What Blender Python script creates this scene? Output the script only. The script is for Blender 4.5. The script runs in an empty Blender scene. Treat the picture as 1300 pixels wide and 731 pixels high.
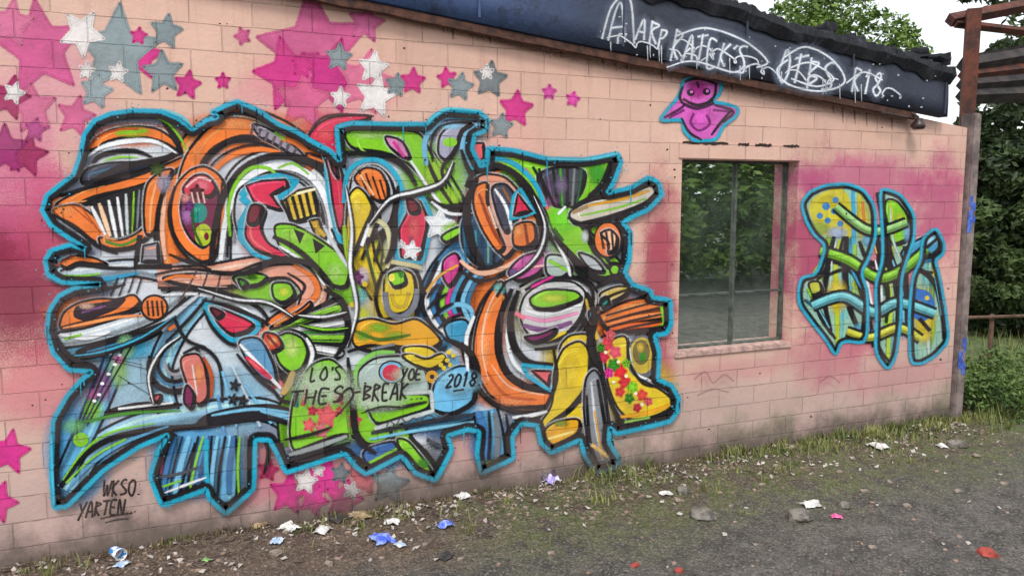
import bpy, bmesh, math, random
from mathutils import Vector, Matrix, noise
from mathutils.geometry import tessellate_polygon
random.seed(7)
R = math.radians
scene = bpy.context.scene
col = scene.collection

# ------------------------------------------------------------------ camera
PW, PH, F = 1300.0, 731.0, 1011.0
PITCH = math.atan(115.5 / F)
AZ = math.atan(2350 * math.cos(PITCH) / F)          # heading, measured from +X (along the wall) towards +Y
CAM = Vector((0.0, -5.49, 2.25))
FWD = Vector((math.cos(AZ) * math.cos(PITCH), math.sin(AZ) * math.cos(PITCH), -math.sin(PITCH)))
RGT = Vector((math.sin(AZ), -math.cos(AZ), 0))
UP = RGT.cross(FWD)
def ray(px, py):
    return FWD + RGT * ((px - PW / 2) / F) + UP * ((PH / 2 - py) / F)
def wall_pt(px, py, y=0.0):                          # photo pixel -> point on a plane parallel to the wall
    d = ray(px, py)
    return CAM + d * ((y - CAM.y) / d.y)
def ground_pt(px, py, z=0.0):
    d = ray(px, py)
    return CAM + d * ((z - CAM.z) / d.z)
def far_pt(px, py, dist):                            # point at a horizontal distance from the camera
    d = ray(px, py)
    return CAM + d * (dist / math.hypot(d.x, d.y))

cam_d = bpy.data.cameras.new('camera')
cam_d.sensor_width = 36; cam_d.lens = 36 * F / PW; cam_d.clip_end = 500
cam = bpy.data.objects.new('camera', cam_d); col.objects.link(cam)
cam.location = CAM
cam.rotation_euler = FWD.to_track_quat('-Z', 'Y').to_euler()
scene.camera = cam

# ------------------------------------------------------------------ object helpers
def tag(o, label=None, cat=None, group=None, kind=None):
    if label: o['label'] = label
    if cat: o['category'] = cat
    if group: o['group'] = group
    if kind: o['kind'] = kind
    return o
def empty(name, loc=(0, 0, 0), label=None, cat=None, group=None):
    o = bpy.data.objects.new(name, None); col.objects.link(o); o.location = loc
    o.empty_display_size = 0.1
    return tag(o, label, cat, group)
def link_mesh(name, me, mat=None, parent=None, loc=None):
    o = bpy.data.objects.new(name, me); col.objects.link(o)
    if mat:
        for m in (mat if isinstance(mat, (list, tuple)) else [mat]): me.materials.append(m)
    if parent: o.parent = parent
    if loc is not None: o.location = loc
    return o
def obj(name, bm, mat=None, parent=None, loc=None, smooth=False):
    me = bpy.data.meshes.new(name); bm.normal_update(); bm.to_mesh(me); bm.free()
    if smooth:
        for p in me.polygons: p.use_smooth = True
    return link_mesh(name, me, mat, parent, loc)
def add_box(bm, c, s, rot=None):
    M = Matrix.Translation(c)
    if rot is not None: M = M @ rot
    M = M @ Matrix.Diagonal((s[0], s[1], s[2], 1))
    return bmesh.ops.create_cube(bm, size=1, matrix=M)['verts']
def add_tube(bm, pts, rad, seg=8, caps=True):
    pts = [Vector(p) for p in pts]; n = len(pts)
    rr = rad if isinstance(rad, (list, tuple)) else [rad] * n
    rings = []; prev = None
    for i, p in enumerate(pts):
        t = (pts[min(i + 1, n - 1)] - pts[max(i - 1, 0)]).normalized()
        if prev is None:
            a = Vector((0, 0, 1)) if abs(t.z) < .9 else Vector((1, 0, 0))
            u = t.cross(a).normalized()
        else:
            u = (prev - t * prev.dot(t)).normalized()
        v = t.cross(u); prev = u
        rings.append([bm.verts.new(p + (u * math.cos(2 * math.pi * k / seg) + v * math.sin(2 * math.pi * k / seg)) * rr[i]) for k in range(seg)])
    for a, b in zip(rings, rings[1:]):
        for k in range(seg): bm.faces.new((a[k], a[(k + 1) % seg], b[(k + 1) % seg], b[k]))
    if caps:
        bm.faces.new(list(reversed(rings[0]))); bm.faces.new(rings[-1])
def add_lathe(bm, prof, seg=24, M=Matrix()):
    rings = [[bm.verts.new(M @ Vector((r * math.cos(2 * math.pi * k / seg), r * math.sin(2 * math.pi * k / seg), z))) for k in range(seg)] for r, z in prof]
    for a, b in zip(rings, rings[1:]):
        for k in range(seg): bm.faces.new((a[k], a[(k + 1) % seg], b[(k + 1) % seg], b[k]))
def add_prism(bm, poly, ya, yb):                     # polygon of (x, z) extruded along y
    n = len(poly)
    A = [bm.verts.new((p[0], ya, p[1])) for p in poly]; B = [bm.verts.new((p[0], yb, p[1])) for p in poly]
    bm.faces.new(A); bm.faces.new(list(reversed(B)))
    for k in range(n): bm.faces.new((A[k], B[k], B[(k + 1) % n], A[(k + 1) % n]))

# ------------------------------------------------------------------ colour and materials
def lin(c):
    return tuple(((v / 255) / 12.92 if v / 255 <= .04045 else ((v / 255 + .055) / 1.055) ** 2.4) for v in c)
def new_mat(name):
    m = bpy.data.materials.new(name); m.use_nodes = True
    nt = m.node_tree; b = nt.nodes['Principled BSDF']
    return m, nt, b
def N(nt, t, **kw):
    n = nt.nodes.new(t)
    for k, v in kw.items():
        if k.startswith('i_'):
            key = k[2:]; n.inputs[int(key) if key.isdigit() else key].default_value = v
        else: setattr(n, k, v)
    return n
def noise_node(nt, vec, scale, detail=5, rough=.6, dist=0.0):
    n = N(nt, 'ShaderNodeTexNoise'); n.inputs['Scale'].default_value = scale
    n.inputs['Detail'].default_value = detail; n.inputs['Roughness'].default_value = rough
    n.inputs['Distortion'].default_value = dist
    if vec is not None: nt.links.new(vec, n.inputs['Vector'])
    return n.outputs['Fac']
def ramp(nt, fac, lo, hi, a=0.0, b=1.0):
    n = N(nt, 'ShaderNodeMapRange'); n.interpolation_type = 'SMOOTHSTEP'
    n.inputs['From Min'].default_value = lo; n.inputs['From Max'].default_value = hi
    n.inputs['To Min'].default_value = a; n.inputs['To Max'].default_value = b
    nt.links.new(fac, n.inputs['Value']); return n.outputs['Result']
def math_n(nt, op, a, b=None):
    n = N(nt, 'ShaderNodeMath', operation=op)
    for i, v in enumerate((a, b)):
        if v is None: continue
        if isinstance(v, (int, float)): n.inputs[i].default_value = v
        else: nt.links.new(v, n.inputs[i])
    return n.outputs[0]
def mix_col(nt, fac, a, b, mode='MIX'):
    n = N(nt, 'ShaderNodeMix', data_type='RGBA', blend_type=mode)
    for sock, v in ((n.inputs['Factor'], fac), (n.inputs['A'], a), (n.inputs['B'], b)):
        if isinstance(v, (int, float)): sock.default_value = v
        elif isinstance(v, tuple): sock.default_value = (v[0], v[1], v[2], 1)
        else: nt.links.new(v, sock)
    return n.outputs['Result']
def simple(name, c1, c2=None, scale=8, rough=.8, bump=.3, metal=0.0, bscale=None, lo=.35, hi=.65):
    m, nt, b = new_mat(name)
    tc = N(nt, 'ShaderNodeTexCoord').outputs['Object']
    f = noise_node(nt, tc, scale, 6, .65)
    c = mix_col(nt, ramp(nt, f, lo, hi), lin(c1), lin(c2 or c1))
    nt.links.new(c, b.inputs['Base Color'])
    b.inputs['Roughness'].default_value = rough; b.inputs['Metallic'].default_value = metal
    if bump:
        bn = N(nt, 'ShaderNodeBump'); bn.inputs['Strength'].default_value = bump; bn.inputs['Distance'].default_value = .01
        nt.links.new(noise_node(nt, tc, bscale or scale * 4, 6, .7), bn.inputs['Height'])
        nt.links.new(bn.outputs['Normal'], b.inputs['Normal'])
    return m

# masonry relief + weathering, shared by the wall and by every layer of paint on it
pA, pB = wall_pt(100, 19), wall_pt(100, 124)
ROW = (pA.z - pB.z) / 3
PHASE = pA.z % ROW
print('course height', ROW, 'wall end x', wall_pt(1213, 400).x)
def masonry_group():
    g = bpy.data.node_groups.new('masonry', 'ShaderNodeTree')
    g.interface.new_socket('Color', in_out='INPUT', socket_type='NodeSocketColor')
    g.interface.new_socket('Wear', in_out='INPUT', socket_type='NodeSocketFloat')
    g.interface.new_socket('Color', in_out='OUTPUT', socket_type='NodeSocketColor')
    g.interface.new_socket('Normal', in_out='OUTPUT', socket_type='NodeSocketVector')
    gi = g.nodes.new('NodeGroupInput'); go = g.nodes.new('NodeGroupOutput')
    tc = N(g, 'ShaderNodeTexCoord').outputs['Object']
    sep = N(g, 'ShaderNodeSeparateXYZ'); g.links.new(tc, sep.inputs[0])
    wob = math_n(g, 'MULTIPLY', math_n(g, 'SUBTRACT', noise_node(g, tc, 2.2, 3), .5), .018)
    zz = math_n(g, 'ADD', math_n(g, 'SUBTRACT', sep.outputs['Z'], PHASE), wob)
    cv = N(g, 'ShaderNodeCombineXYZ'); g.links.new(sep.outputs['X'], cv.inputs[0]); g.links.new(zz, cv.inputs[1])
    br = N(g, 'ShaderNodeTexBrick'); g.links.new(cv.outputs[0], br.inputs['Vector'])
    br.inputs['Scale'].default_value = 1; br.inputs['Brick Width'].default_value = ROW * 2.35
    br.inputs['Row Height'].default_value = ROW; br.inputs['Mortar Size'].default_value = .0045
    br.inputs['Mortar Smooth'].default_value = .5; br.inputs['Bias'].default_value = 0
    br.inputs['Color1'].default_value = (.0, .0, .0, 1); br.inputs['Color2'].default_value = (1, 1, 1, 1)
    mort = br.outputs['Fac']
    big = noise_node(g, tc, 1.3, 5, .6)
    # joints show more in the bed joints' worn stretches
    mask = math_n(g, 'MULTIPLY', mort, math_n(g, 'MULTIPLY', ramp(g, noise_node(g, tc, 3.1, 4, .7), .38, .68, .06, 1), ramp(g, noise_node(g, tc, 9, 3, .6), .3, .6, .3, 1)))
    c = mix_col(g, math_n(g, 'MULTIPLY', mask, .52), gi.outputs['Color'], (.07, .045, .04))
    # block to block tone
    bt = N(g, 'ShaderNodeSeparateColor'); g.links.new(br.outputs['Color'], bt.inputs[0])
    c = mix_col(g, ramp(g, bt.outputs[0], 0, 1, .0, .13), c, (.30, .22, .20))
    # cloudy fading + fine speckle
    c = mix_col(g, ramp(g, big, .4, .75, 0, .08), c, (.36, .27, .26))
    c = mix_col(g, ramp(g, noise_node(g, tc, 55, 4, .7), .55, .8, 0, .2), c, (.09, .07, .065))
    chips = ramp(g, noise_node(g, tc, 17, 8, .75), .69, .73, 0, 1)
    c = mix_col(g, math_n(g, 'MULTIPLY', chips, gi.outputs['Wear']), c, (.13, .095, .085))
    # splash-back grime at the foot
    low = math_n(g, 'ADD', sep.outputs['Z'], math_n(g, 'MULTIPLY', math_n(g, 'SUBTRACT', noise_node(g, tc, 3.5, 6, .7), .5), .55))
    c = mix_col(g, ramp(g, low, .0, .34, .9, 0), c, (.095, .075, .062))
    g.links.new(c, go.inputs['Color'])
    h = math_n(g, 'SUBTRACT', math_n(g, 'MULTIPLY', noise_node(g, tc, 38, 6, .7), .35), math_n(g, 'MULTIPLY', mort, .9))
    h = math_n(g, 'SUBTRACT', h, math_n(g, 'MULTIPLY', chips, .5))
    h = math_n(g, 'ADD', h, math_n(g, 'MULTIPLY', noise_node(g, tc, 5, 3), .8))
    bn = N(g, 'ShaderNodeBump'); bn.inputs['Strength'].default_value = .8; bn.inputs['Distance'].default_value = .012
    g.links.new(h, bn.inputs['Height']); g.links.new(bn.outputs['Normal'], go.inputs['Normal'])
    return g
MASON = masonry_group()
def use_masonry(nt, b, c, wear=.6):
    gn = N(nt, 'ShaderNodeGroup'); gn.node_tree = MASON; gn.inputs['Wear'].default_value = wear
    if isinstance(c, tuple): gn.inputs['Color'].default_value = (c[0], c[1], c[2], 1)
    else: nt.links.new(c, gn.inputs['Color'])
    nt.links.new(gn.outputs['Color'], b.inputs['Base Color']); nt.links.new(gn.outputs['Normal'], b.inputs['Normal'])

PK = (212, 100, 152); CR = (158, 26, 72)
HAZE = [(30,335,100,145,CR,.92),(10,360,60,90,(124,18,58),.75),(60,490,100,60,(206,92,118),.6),(20,215,80,90,PK,.6),(60,110,90,80,(216,120,166),.4),
 (70,280,60,80,(206,80,120),.45),(410,115,100,60,(228,116,148),.55),(405,165,45,30,(206,40,80),.8),(640,180,60,40,(222,140,140),.25),
 (835,350,30,140,(160,28,72),.88),(836,462,26,60,(186,60,94),.6),(1030,310,36,125,(150,26,76),.88),(1100,234,120,44,(186,70,126),.75),(1192,268,36,90,(178,54,114),.75),(1110,340,115,120,(190,74,122),.68),
 (1060,450,70,44,(190,84,112),.55),(1140,478,90,26,(196,116,130),.4),(390,612,110,40,(198,80,112),.6),(630,560,70,34,(196,96,110),.4),(930,470,70,18,(196,110,120),.35),(335,580,30,30,(176,50,96),.5)]
def wall_material():
    m, nt, b = new_mat('painted_blockwork')
    tc = N(nt, 'ShaderNodeTexCoord').outputs['Object']
    sep = N(nt, 'ShaderNodeSeparateXYZ'); nt.links.new(tc, sep.inputs[0])
    c = mix_col(nt, ramp(nt, noise_node(nt, tc, .8, 4), .3, .7), lin((226, 187, 169)), lin((214, 172, 154)))
    # cooler, dirtier render towards the bottom
    lowz = math_n(nt, 'ADD', sep.outputs['Z'], math_n(nt, 'MULTIPLY', noise_node(nt, tc, 1.7, 5), .9))
    c = mix_col(nt, ramp(nt, lowz, .7, 1.75, .85, 0), c, lin((188, 162, 156)))
    # rust-brown run-off below the eave
    st = N(nt, 'ShaderNodeMapping'); st.inputs['Scale'].default_value = (9, 9, .7); nt.links.new(tc, st.inputs['Vector'])
    runs = ramp(nt, noise_node(nt, st.outputs[0], 1, 5, .7), .5, .72)
    c = mix_col(nt, math_n(nt, 'MULTIPLY', math_n(nt, 'MULTIPLY', runs, .22), ramp(nt, sep.outputs['Z'], 2.0, 3.2)), c, lin((120, 78, 62)))
    # green algae low on the right-hand half
    alg = math_n(nt, 'MULTIPLY', ramp(nt, noise_node(nt, tc, 2.6, 6, .7), .45, .65), ramp(nt, sep.outputs['Z'], .1, .6, .65, 0))
    alg = math_n(nt, 'MULTIPLY', alg, ramp(nt, sep.outputs['X'], 1.8, 3.2))
    c = mix_col(nt, alg, c, lin((112, 122, 84)))
    # clouds of colour misted on before the letters
    nA = noise_node(nt, tc, 3.2, 5, .65); nB = noise_node(nt, tc, 120, 2, .6)
    jit = math_n(nt, 'ADD', math_n(nt, 'MULTIPLY', math_n(nt, 'SUBTRACT', nA, .5), 1.5), math_n(nt, 'MULTIPLY', math_n(nt, 'SUBTRACT', nB, .5), 1.1))
    for px, py, rx, ry, cc, al in HAZE:
        q = wall_pt(px, py); ex = abs(wall_pt(px + rx, py).x - q.x); ez = abs(wall_pt(px, py + ry).z - q.z)
        dx = math_n(nt, 'DIVIDE', math_n(nt, 'SUBTRACT', sep.outputs['X'], q.x), ex); dz = math_n(nt, 'DIVIDE', math_n(nt, 'SUBTRACT', sep.outputs['Z'], q.z), ez)
        d = math_n(nt, 'SQRT', math_n(nt, 'ADD', math_n(nt, 'MULTIPLY', dx, dx), math_n(nt, 'MULTIPLY', dz, dz)))
        c = mix_col(nt, ramp(nt, math_n(nt, 'ADD', d, jit), .4, 1.15, al, 0), c, lin(cc))
    use_masonry(nt, b, c, 1.0)
    b.inputs['Roughness'].default_value = .88
    return m
def paint_material():
    m, nt, b = new_mat('spray_paint')
    a = N(nt, 'ShaderNodeVertexColor'); a.layer_name = 'Col'
    tc = N(nt, 'ShaderNodeTexCoord').outputs['Object']
    hsv = N(nt, 'ShaderNodeHueSaturation'); nt.links.new(a.outputs['Color'], hsv.inputs['Color'])
    nt.links.new(ramp(nt, noise_node(nt, tc, 4.5, 5, .7), .3, .7, .8, 1.12), hsv.inputs['Value'])
    use_masonry(nt, b, hsv.outputs['Color'], .45)
    b.inputs['Roughness'].default_value = .6; b.inputs['Specular IOR Level'].default_value = .22
    # thin coats break up into speckle
    sp = ramp(nt, noise_node(nt, tc, 140, 2, .6), .3, .7, -.28, .28)
    al = a.outputs['Alpha']
    edge = math_n(nt, 'MULTIPLY', math_n(nt, 'MULTIPLY', al, math_n(nt, 'SUBTRACT', 1.0, al)), 4.0)
    al2 = math_n(nt, 'ADD', al, math_n(nt, 'MULTIPLY', sp, edge))
    cl = N(nt, 'ShaderNodeClamp'); nt.links.new(al2, cl.inputs['Value'])
    nt.links.new(cl.outputs[0], b.inputs['Alpha'])
    return m
M_WALL = wall_material()
M_PAINT = paint_material()

# ------------------------------------------------------------------ spray painting on the wall
LAYER = [0]
def spline(pts, closed=False, n=7):
    m = len(pts); out = []
    if m < 3: return [tuple(p) for p in pts]
    for i in range(m if closed else m - 1):
        if closed: p0, p1, p2, p3 = (pts[(i + k) % m] for k in (-1, 0, 1, 2))
        else: p0, p1, p2, p3 = pts[max(i - 1, 0)], pts[i], pts[i + 1], pts[min(i + 2, m - 1)]
        for k in range(n):
            t = k / n; t2 = t * t; t3 = t2 * t
            out.append(tuple(.5 * (2 * p1[j] + (p2[j] - p0[j]) * t + (2 * p0[j] - 5 * p1[j] + 4 * p2[j] - p3[j]) * t2 + (3 * p1[j] - p0[j] - 3 * p2[j] + p3[j]) * t3) for j in range(2)))
    if not closed: out.append(tuple(pts[-1]))
    return out
class Paint:
    def __init__(self, y=0.0):
        self.v = []; self.c = []; self.f = []; self.y = y
    def _off(self):
        LAYER[0] += 1
        return self.y - 0.0015 - LAYER[0] * 0.00003
    def _add(self, px, py, y, c, a):
        p = wall_pt(px, py, self.y); p.y = y
        self.v.append(p); self.c.append((c[0], c[1], c[2], a)); return len(self.v) - 1
    def fill(self, pts, c, smooth=True, a=1.0):
        q = spline(pts, True) if smooth else pts
        y = self._off(); cl = lin(c)
        ids = [self._add(p[0], p[1], y, cl, a) for p in q]
        for t in tessellate_polygon([[Vector((p[0], p[1], 0)) for p in q]]): self.f.append(tuple(ids[k] for k in t))
        return self
    def shape(self, pts, c, smooth=True, a=1.0):
        dark = sum(c) < 170
        q = [tuple(t) for t in pts]
        if smooth:
            for r in (.2, .25): q = [((1 - s) * q[i][0] + s * q[(i + 1) % len(q)][0], (1 - s) * q[i][1] + s * q[(i + 1) % len(q)][1]) for i in range(len(q)) for s in (r, 1 - r)]
        if not dark: self.line(q, (236, 239, 242), 5.6, False, True, soft=1.2, a=.55)
        self.fill(q, c, False, a)
        if not dark:                                  # shaded edge towards the lower right, a thin scratch of light opposite
            self.line(q, BK, 3.4, False, True, soft=.7, calli=1.0)
            xs_ = [t[0] for t in q]; ys_ = [t[1] for t in q]
            if (max(xs_) - min(xs_)) * (max(ys_) - min(ys_)) > 900:
                cx, cy = sum(xs_) / len(q), sum(ys_) / len(q)
                k0 = min(range(len(q)), key=lambda k: q[k][0] + q[k][1] * 1.3); m = max(3, len(q) // 7)
                self.line([(cx + (q[(k0 + k) % len(q)][0] - cx) * .80, cy + (q[(k0 + k) % len(q)][1] - cy) * .80) for k in range(-m, m + 1)], tuple(min(255, v + 46) for v in c), 3, True, taper=.8, soft=1.2, a=.8)
        return self
    def band(self, pts, w, c):                        # a swept letter stroke: black contour, body, shade and light side
        self.line(pts, BK, w + 7, soft=.9, taper=.12); self.line(pts, c, w, soft=.7, taper=.14)
        self.line(pts, tuple(int(v * .68) for v in c), w * .3, soft=w * .12, taper=.3, off=w * .3, a=.75)
        self.line(pts, tuple(min(255, v + 60) for v in c), w * .2, soft=w * .07, taper=.6, off=-w * .25, a=.85)
        return self
    def line(self, pts, c, w=5, smooth=True, closed=False, taper=0, soft=.9, a=1.0, off=0.0, calli=0):
        q = spline(pts, closed) if smooth else [tuple(p) for p in pts]
        if not smooth:                                # densify straight runs so that mitres stay short
            d = []
            m = len(q)
            for i in range(m if closed else m - 1):
                p, r = q[i], q[(i + 1) % m]
                d += [(p[0] + (r[0] - p[0]) * k / 4, p[1] + (r[1] - p[1]) * k / 4) for k in range(4)]
            if not closed: d.append(q[-1])
            q = d
        y = self._off(); cl = lin(c); n = len(q); rows = []
        sg = 1 if sum(q[i - 1][0] * q[i][1] - q[i][0] * q[i - 1][1] for i in range(n)) > 0 else -1
        for i, p in enumerate(q):
            if closed: a0, b0 = q[i - 1], q[(i + 1) % n]
            else: a0, b0 = q[max(i - 1, 0)], q[min(i + 1, n - 1)]
            tx, ty = b0[0] - a0[0], b0[1] - a0[1]; L = math.hypot(tx, ty) or 1
            nx, ny = -ty / L, tx / L
            t = i / max(n - 1, 1); ww = w / 2
            if taper: ww *= max(.12, 1 - taper * abs(2 * t - 1) ** 2) if taper > 0 else max(.12, 1 + taper * t)
            if calli: ww *= .8 + 1.15 * calli * max(0, -sg * (nx * .62 + ny * .78))
            ox, oy = p[0] + nx * off, p[1] + ny * off
            s = min(soft, ww * .8)
            rows.append([self._add(ox + nx * d, oy + ny * d, y, cl, al) for d, al in ((ww + s, 0), (max(ww - s, 0.05), a), (-max(ww - s, 0.05), a), (-ww - s, 0))])
        m = n if closed else n - 1
        for i in range(m):
            A, B = rows[i], rows[(i + 1) % n]
            for k in range(3): self.f.append((A[k], B[k], B[k + 1], A[k + 1]))
        return self
    def blob(self, x, y0, rx, ry, c, a=.8, rot=0, core=.3):
        y = self._off(); cl = lin(c); ca, sa = math.cos(R(rot)), math.sin(R(rot)); seg = 28
        prev = None; ctr = self._add(x, y0, y, cl, a)
        for fr in (core, .5 + core / 2, 1.0):
            al = a if fr == core else (a * .55 if fr < 1 else 0)
            ring = []
            for k in range(seg):
                th = 2 * math.pi * k / seg
                u, v = rx * fr * math.cos(th), ry * fr * math.sin(th)
                ring.append(self._add(x + u * ca - v * sa, y0 + u * sa + v * ca, y, cl, al))
            for k in range(seg):
                k2 = (k + 1) % seg
                if prev is None: self.f.append((ctr, ring[k], ring[k2]))
                else: self.f.append((prev[k], ring[k], ring[k2], prev[k2]))
            prev = ring
        return self
    def oval(self, x, y, rx, ry, c, rot=0):
        ca, sa = math.cos(R(rot)), math.sin(R(rot))
        return self.fill([(x + rx * math.cos(t) * ca - ry * math.sin(t) * sa, y + rx * math.cos(t) * sa + ry * math.sin(t) * ca) for t in [2 * math.pi * k / 20 for k in range(20)]], c, smooth=False)
    def star(self, x, y, r, rot, c, inner=.45, sx=.93, a=1.0, pts=5):
        q = []
        for k in range(2 * pts):
            t = R(rot - 90) + math.pi * k / pts; rr = r if k % 2 == 0 else r * inner
            q.append((x + rr * math.cos(t) * sx, y + rr * math.sin(t)))
        for s in ((.12, .25) if r < 26 else (.05, .25)): q = [((1 - t) * q[i][0] + t * q[(i + 1) % len(q)][0], (1 - t) * q[i][1] + t * q[(i + 1) % len(q)][1]) for i in range(len(q)) for t in (s, 1 - s)]
        self.fill(q, c, smooth=False, a=a)
        return self.line(q, c, 2.6, False, True, soft=1.6, a=a)
    def build(self, name, parent, label=None, mat=None):
        me = bpy.data.meshes.new(name); me.from_pydata([tuple(v) for v in self.v], [], self.f)
        at = me.color_attributes.new('Col', 'FLOAT_COLOR', 'POINT')
        at.data.foreach_set('color', [k for c in self.c for k in c])
        # faces look towards the camera side (-Y)
        me.update()
        bm = bmesh.new(); bm.from_mesh(me)
        fl = [f for f in bm.faces if f.normal.y > 0]
        if fl: bmesh.ops.reverse_faces(bm, faces=fl)
        bm.to_mesh(me); bm.free()
        o = link_mesh(name, me, mat or M_PAINT, parent)
        if label: o['label'] = label
        return o
CY=(20,166,198); BK=(8,10,18); LG=(186,192,204); WH=(240,243,246); OR=(236,122,48); OD=(186,78,24); RD=(214,40,78); CO=(232,98,104)
DR=(112,18,42); LM=(132,204,36); GN=(52,140,28); YL=(226,196,36); YO=(228,164,30); MG=(222,48,150); LB=(120,190,224); BL=(48,120,176)
PU=(124,74,132); GR=(120,124,134); TL=(24,140,130); SA=(230,160,136); LV=(160,160,182)
# ------------------------------------------------------------------ building
bld = empty('brick_building', (0, 0, 0), 'pink blockwork building with a dark blue tarred eave and a wall covered in graffiti', 'building')

XR = wall_pt(1213, 400).x
XL = -3.2
def eave_z(x, k=0.0):
    a, b = wall_pt(500, 8 + k), wall_pt(1150, 146 + k)
    return a.z + (b.z - a.z) * (x - a.x) / (b.x - a.x)
W = [wall_pt(866, 201), wall_pt(1013, 206), wall_pt(1006, 437), wall_pt(866, 445)]
wx0, wx1 = W[0].x, (W[1].x + W[2].x) / 2
wz1, wz0 = (W[0].z + W[1].z) / 2, (W[2].z + W[3].z) / 2
TH = .20
bm = bmesh.new()
def quad(bm, pts): bm.faces.new([bm.verts.new(p) for p in pts])
zb = -.3
def wquad(xa, xb, za, zb_, za2=None, zb2=None):
    quad(bm, [(xa, 0, za), (xb, 0, za2 if za2 is not None else za), (xb, 0, zb2 if zb2 is not None else zb_), (xa, 0, zb_)])
wquad(XL, wx0, zb, eave_z(XL), zb, eave_z(wx0))
wquad(wx0, wx1, zb, wz0)
wquad(wx0, wx1, wz1, eave_z(wx0), wz1, eave_z(wx1))
wquad(wx1, XR, zb, eave_z(wx1), zb, eave_z(XR))
# reveals of the opening
quad(bm, [(wx0, 0, wz0), (wx0, 0, wz1), (wx0, TH, wz1), (wx0, TH, wz0)])
quad(bm, [(wx1, 0, wz1), (wx1, 0, wz0), (wx1, TH, wz0), (wx1, TH, wz1)])
quad(bm, [(wx0, 0, wz1), (wx1, 0, wz1), (wx1, TH, wz1), (wx0, TH, wz1)])
quad(bm, [(wx1, 0, wz0), (wx0, 0, wz0), (wx0, TH, wz0), (wx1, TH, wz0)])
# end wall and back
quad(bm, [(XR, 0, zb), (XR, 6, zb), (XR, 6, eave_z(XR)), (XR, 0, eave_z(XR))])
quad(bm, [(XL, 0, zb), (XL, 0, eave_z(XL)), (XL, 6, eave_z(XL)), (XL, 6, zb)])
quad(bm, [(XR, 6, zb), (XL, 6, zb), (XL, 6, eave_z(XL)), (XR, 6, eave_z(XR))])
wall = obj('wall', bm, M_WALL, bld)

# lintel band, slightly proud and cracked along its top
bm = bmesh.new()
la, lb = wall_pt(862, 181), wall_pt(1016, 183)
add_box(bm, ((la.x + lb.x) / 2, .002, (la.z + wz1) / 2 + .004), (lb.x - la.x, .03, la.z - wz1 - .008))
obj('lintel', bm, M_WALL, bld)
m_crack = simple('crack_dark', (34, 26, 24), (60, 46, 40), 20, .95)
bm = bmesh.new()
for x0, x1 in ((.02, .38), (.46, .55), (.60, .74), (.84, .98)):
    xa, xb = la.x + (lb.x - la.x) * x0, la.x + (lb.x - la.x) * x1
    n = 12; top = []; bot = []
    for k in range(n + 1):
        x = xa + (xb - xa) * k / n
        top.append((x, la.z + .004 + random.random() * .012)); bot.append((x, la.z - .004 - random.random() * .014))
    for k in range(n): quad(bm, [(top[k][0], -.0165, bot[k][1]), (top[k + 1][0], -.0165, bot[k + 1][1]), (top[k + 1][0], -.0165, top[k + 1][1]), (top[k][0], -.0165, top[k][1])])
obj('lintel_crack', bm, m_crack, bld)

# window: sill, frame, dusty panes
win = empty('window', (wx0, TH, wz0)); win.parent = bld
m_frame = simple('grey_frame_paint', (92, 98, 90), (56, 62, 56), 14, .6)
m_sill = simple('sill_render', (206, 168, 158), (150, 128, 122), 14, .9, .6)
def glass_mat():
    m, nt, b = new_mat('dusty_glass')
    tc = N(nt, 'ShaderNodeTexCoord').outputs['Object']
    d = ramp(nt, noise_node(nt, tc, 2.2, 8, .7), .3, .75)
    c = mix_col(nt, d, lin((34, 46, 38)), lin((108, 124, 110)))
    nt.links.new(c, b.inputs['Base Color'])
    b.inputs['Roughness'].default_value = .35
    gl = N(nt, 'ShaderNodeBsdfGlossy'); gl.inputs['Color'].default_value = (.86, .92, .88, 1); gl.inputs['Roughness'].default_value = .008
    bn = N(nt, 'ShaderNodeBump'); bn.inputs['Strength'].default_value = .05; bn.inputs['Distance'].default_value = .02
    nt.links.new(noise_node(nt, tc, 1.4, 2), bn.inputs['Height']); nt.links.new(bn.outputs['Normal'], gl.inputs['Normal'])
    mx = N(nt, 'ShaderNodeMixShader'); nt.links.new(ramp(nt, noise_node(nt, tc, 6, 6, .7), .3, .7, .84, .66), mx.inputs[0])
    nt.links.new(b.outputs[0], mx.inputs[1]); nt.links.new(gl.outputs[0], mx.inputs[2])
    nt.links.new(mx.outputs[0], nt.nodes['Material Output'].inputs['Surface'])
    return m
m_glass = glass_mat()
ww, wh = wx1 - wx0, wz1 - wz0
bm = bmesh.new()
fw = .02
for c, s in (((fw / 2, -.06, wh / 2), (fw, .03, wh - .004)), ((ww - fw / 2 - .002, -.06, wh / 2), (fw, .03, wh - .004)),
             ((ww / 2, -.06, fw / 2 + .002), (ww - 2 * fw - .004, .046, fw)), ((ww / 2, -.06, wh - fw / 2 - .002), (ww - 2 * fw - .004, .046, fw))):
    add_box(bm, c, s)
obj('frame', bm, m_frame, win)
bm = bmesh.new()
xm = wall_pt(926, 300, TH).x - wx0
add_box(bm, (xm, -.06, wh / 2), (.02, .03, wh - 2 * fw - .006))
zt = wall_pt(900, 372, TH).z - wz0
obj('mullion', bm, m_frame, win)
bm = bmesh.new()
add_box(bm, ((fw + xm) / 2 - .009, -.06, zt), (xm - fw - .042, .02, .016)); add_box(bm, ((xm + ww - fw) / 2 + .008, -.06, zt), (ww - fw - xm - .042, .02, .016))
obj('reflected_line_bar', bm, simple('reflected_line_grey', (84, 92, 86), (52, 58, 54), 9, .6), win)  # solid bars in place of a line reflected in the glass
for xa, xb in ((fw, xm - .010), (xm + .010, ww - fw - .002)):
    bm = bmesh.new(); quad(bm, [(xa, -.05, fw), (xb, -.05, fw), (xb, -.05, wh - fw), (xa, -.05, wh - fw)])
    obj('pane', bm, m_glass, win)
bm = bmesh.new()
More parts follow.
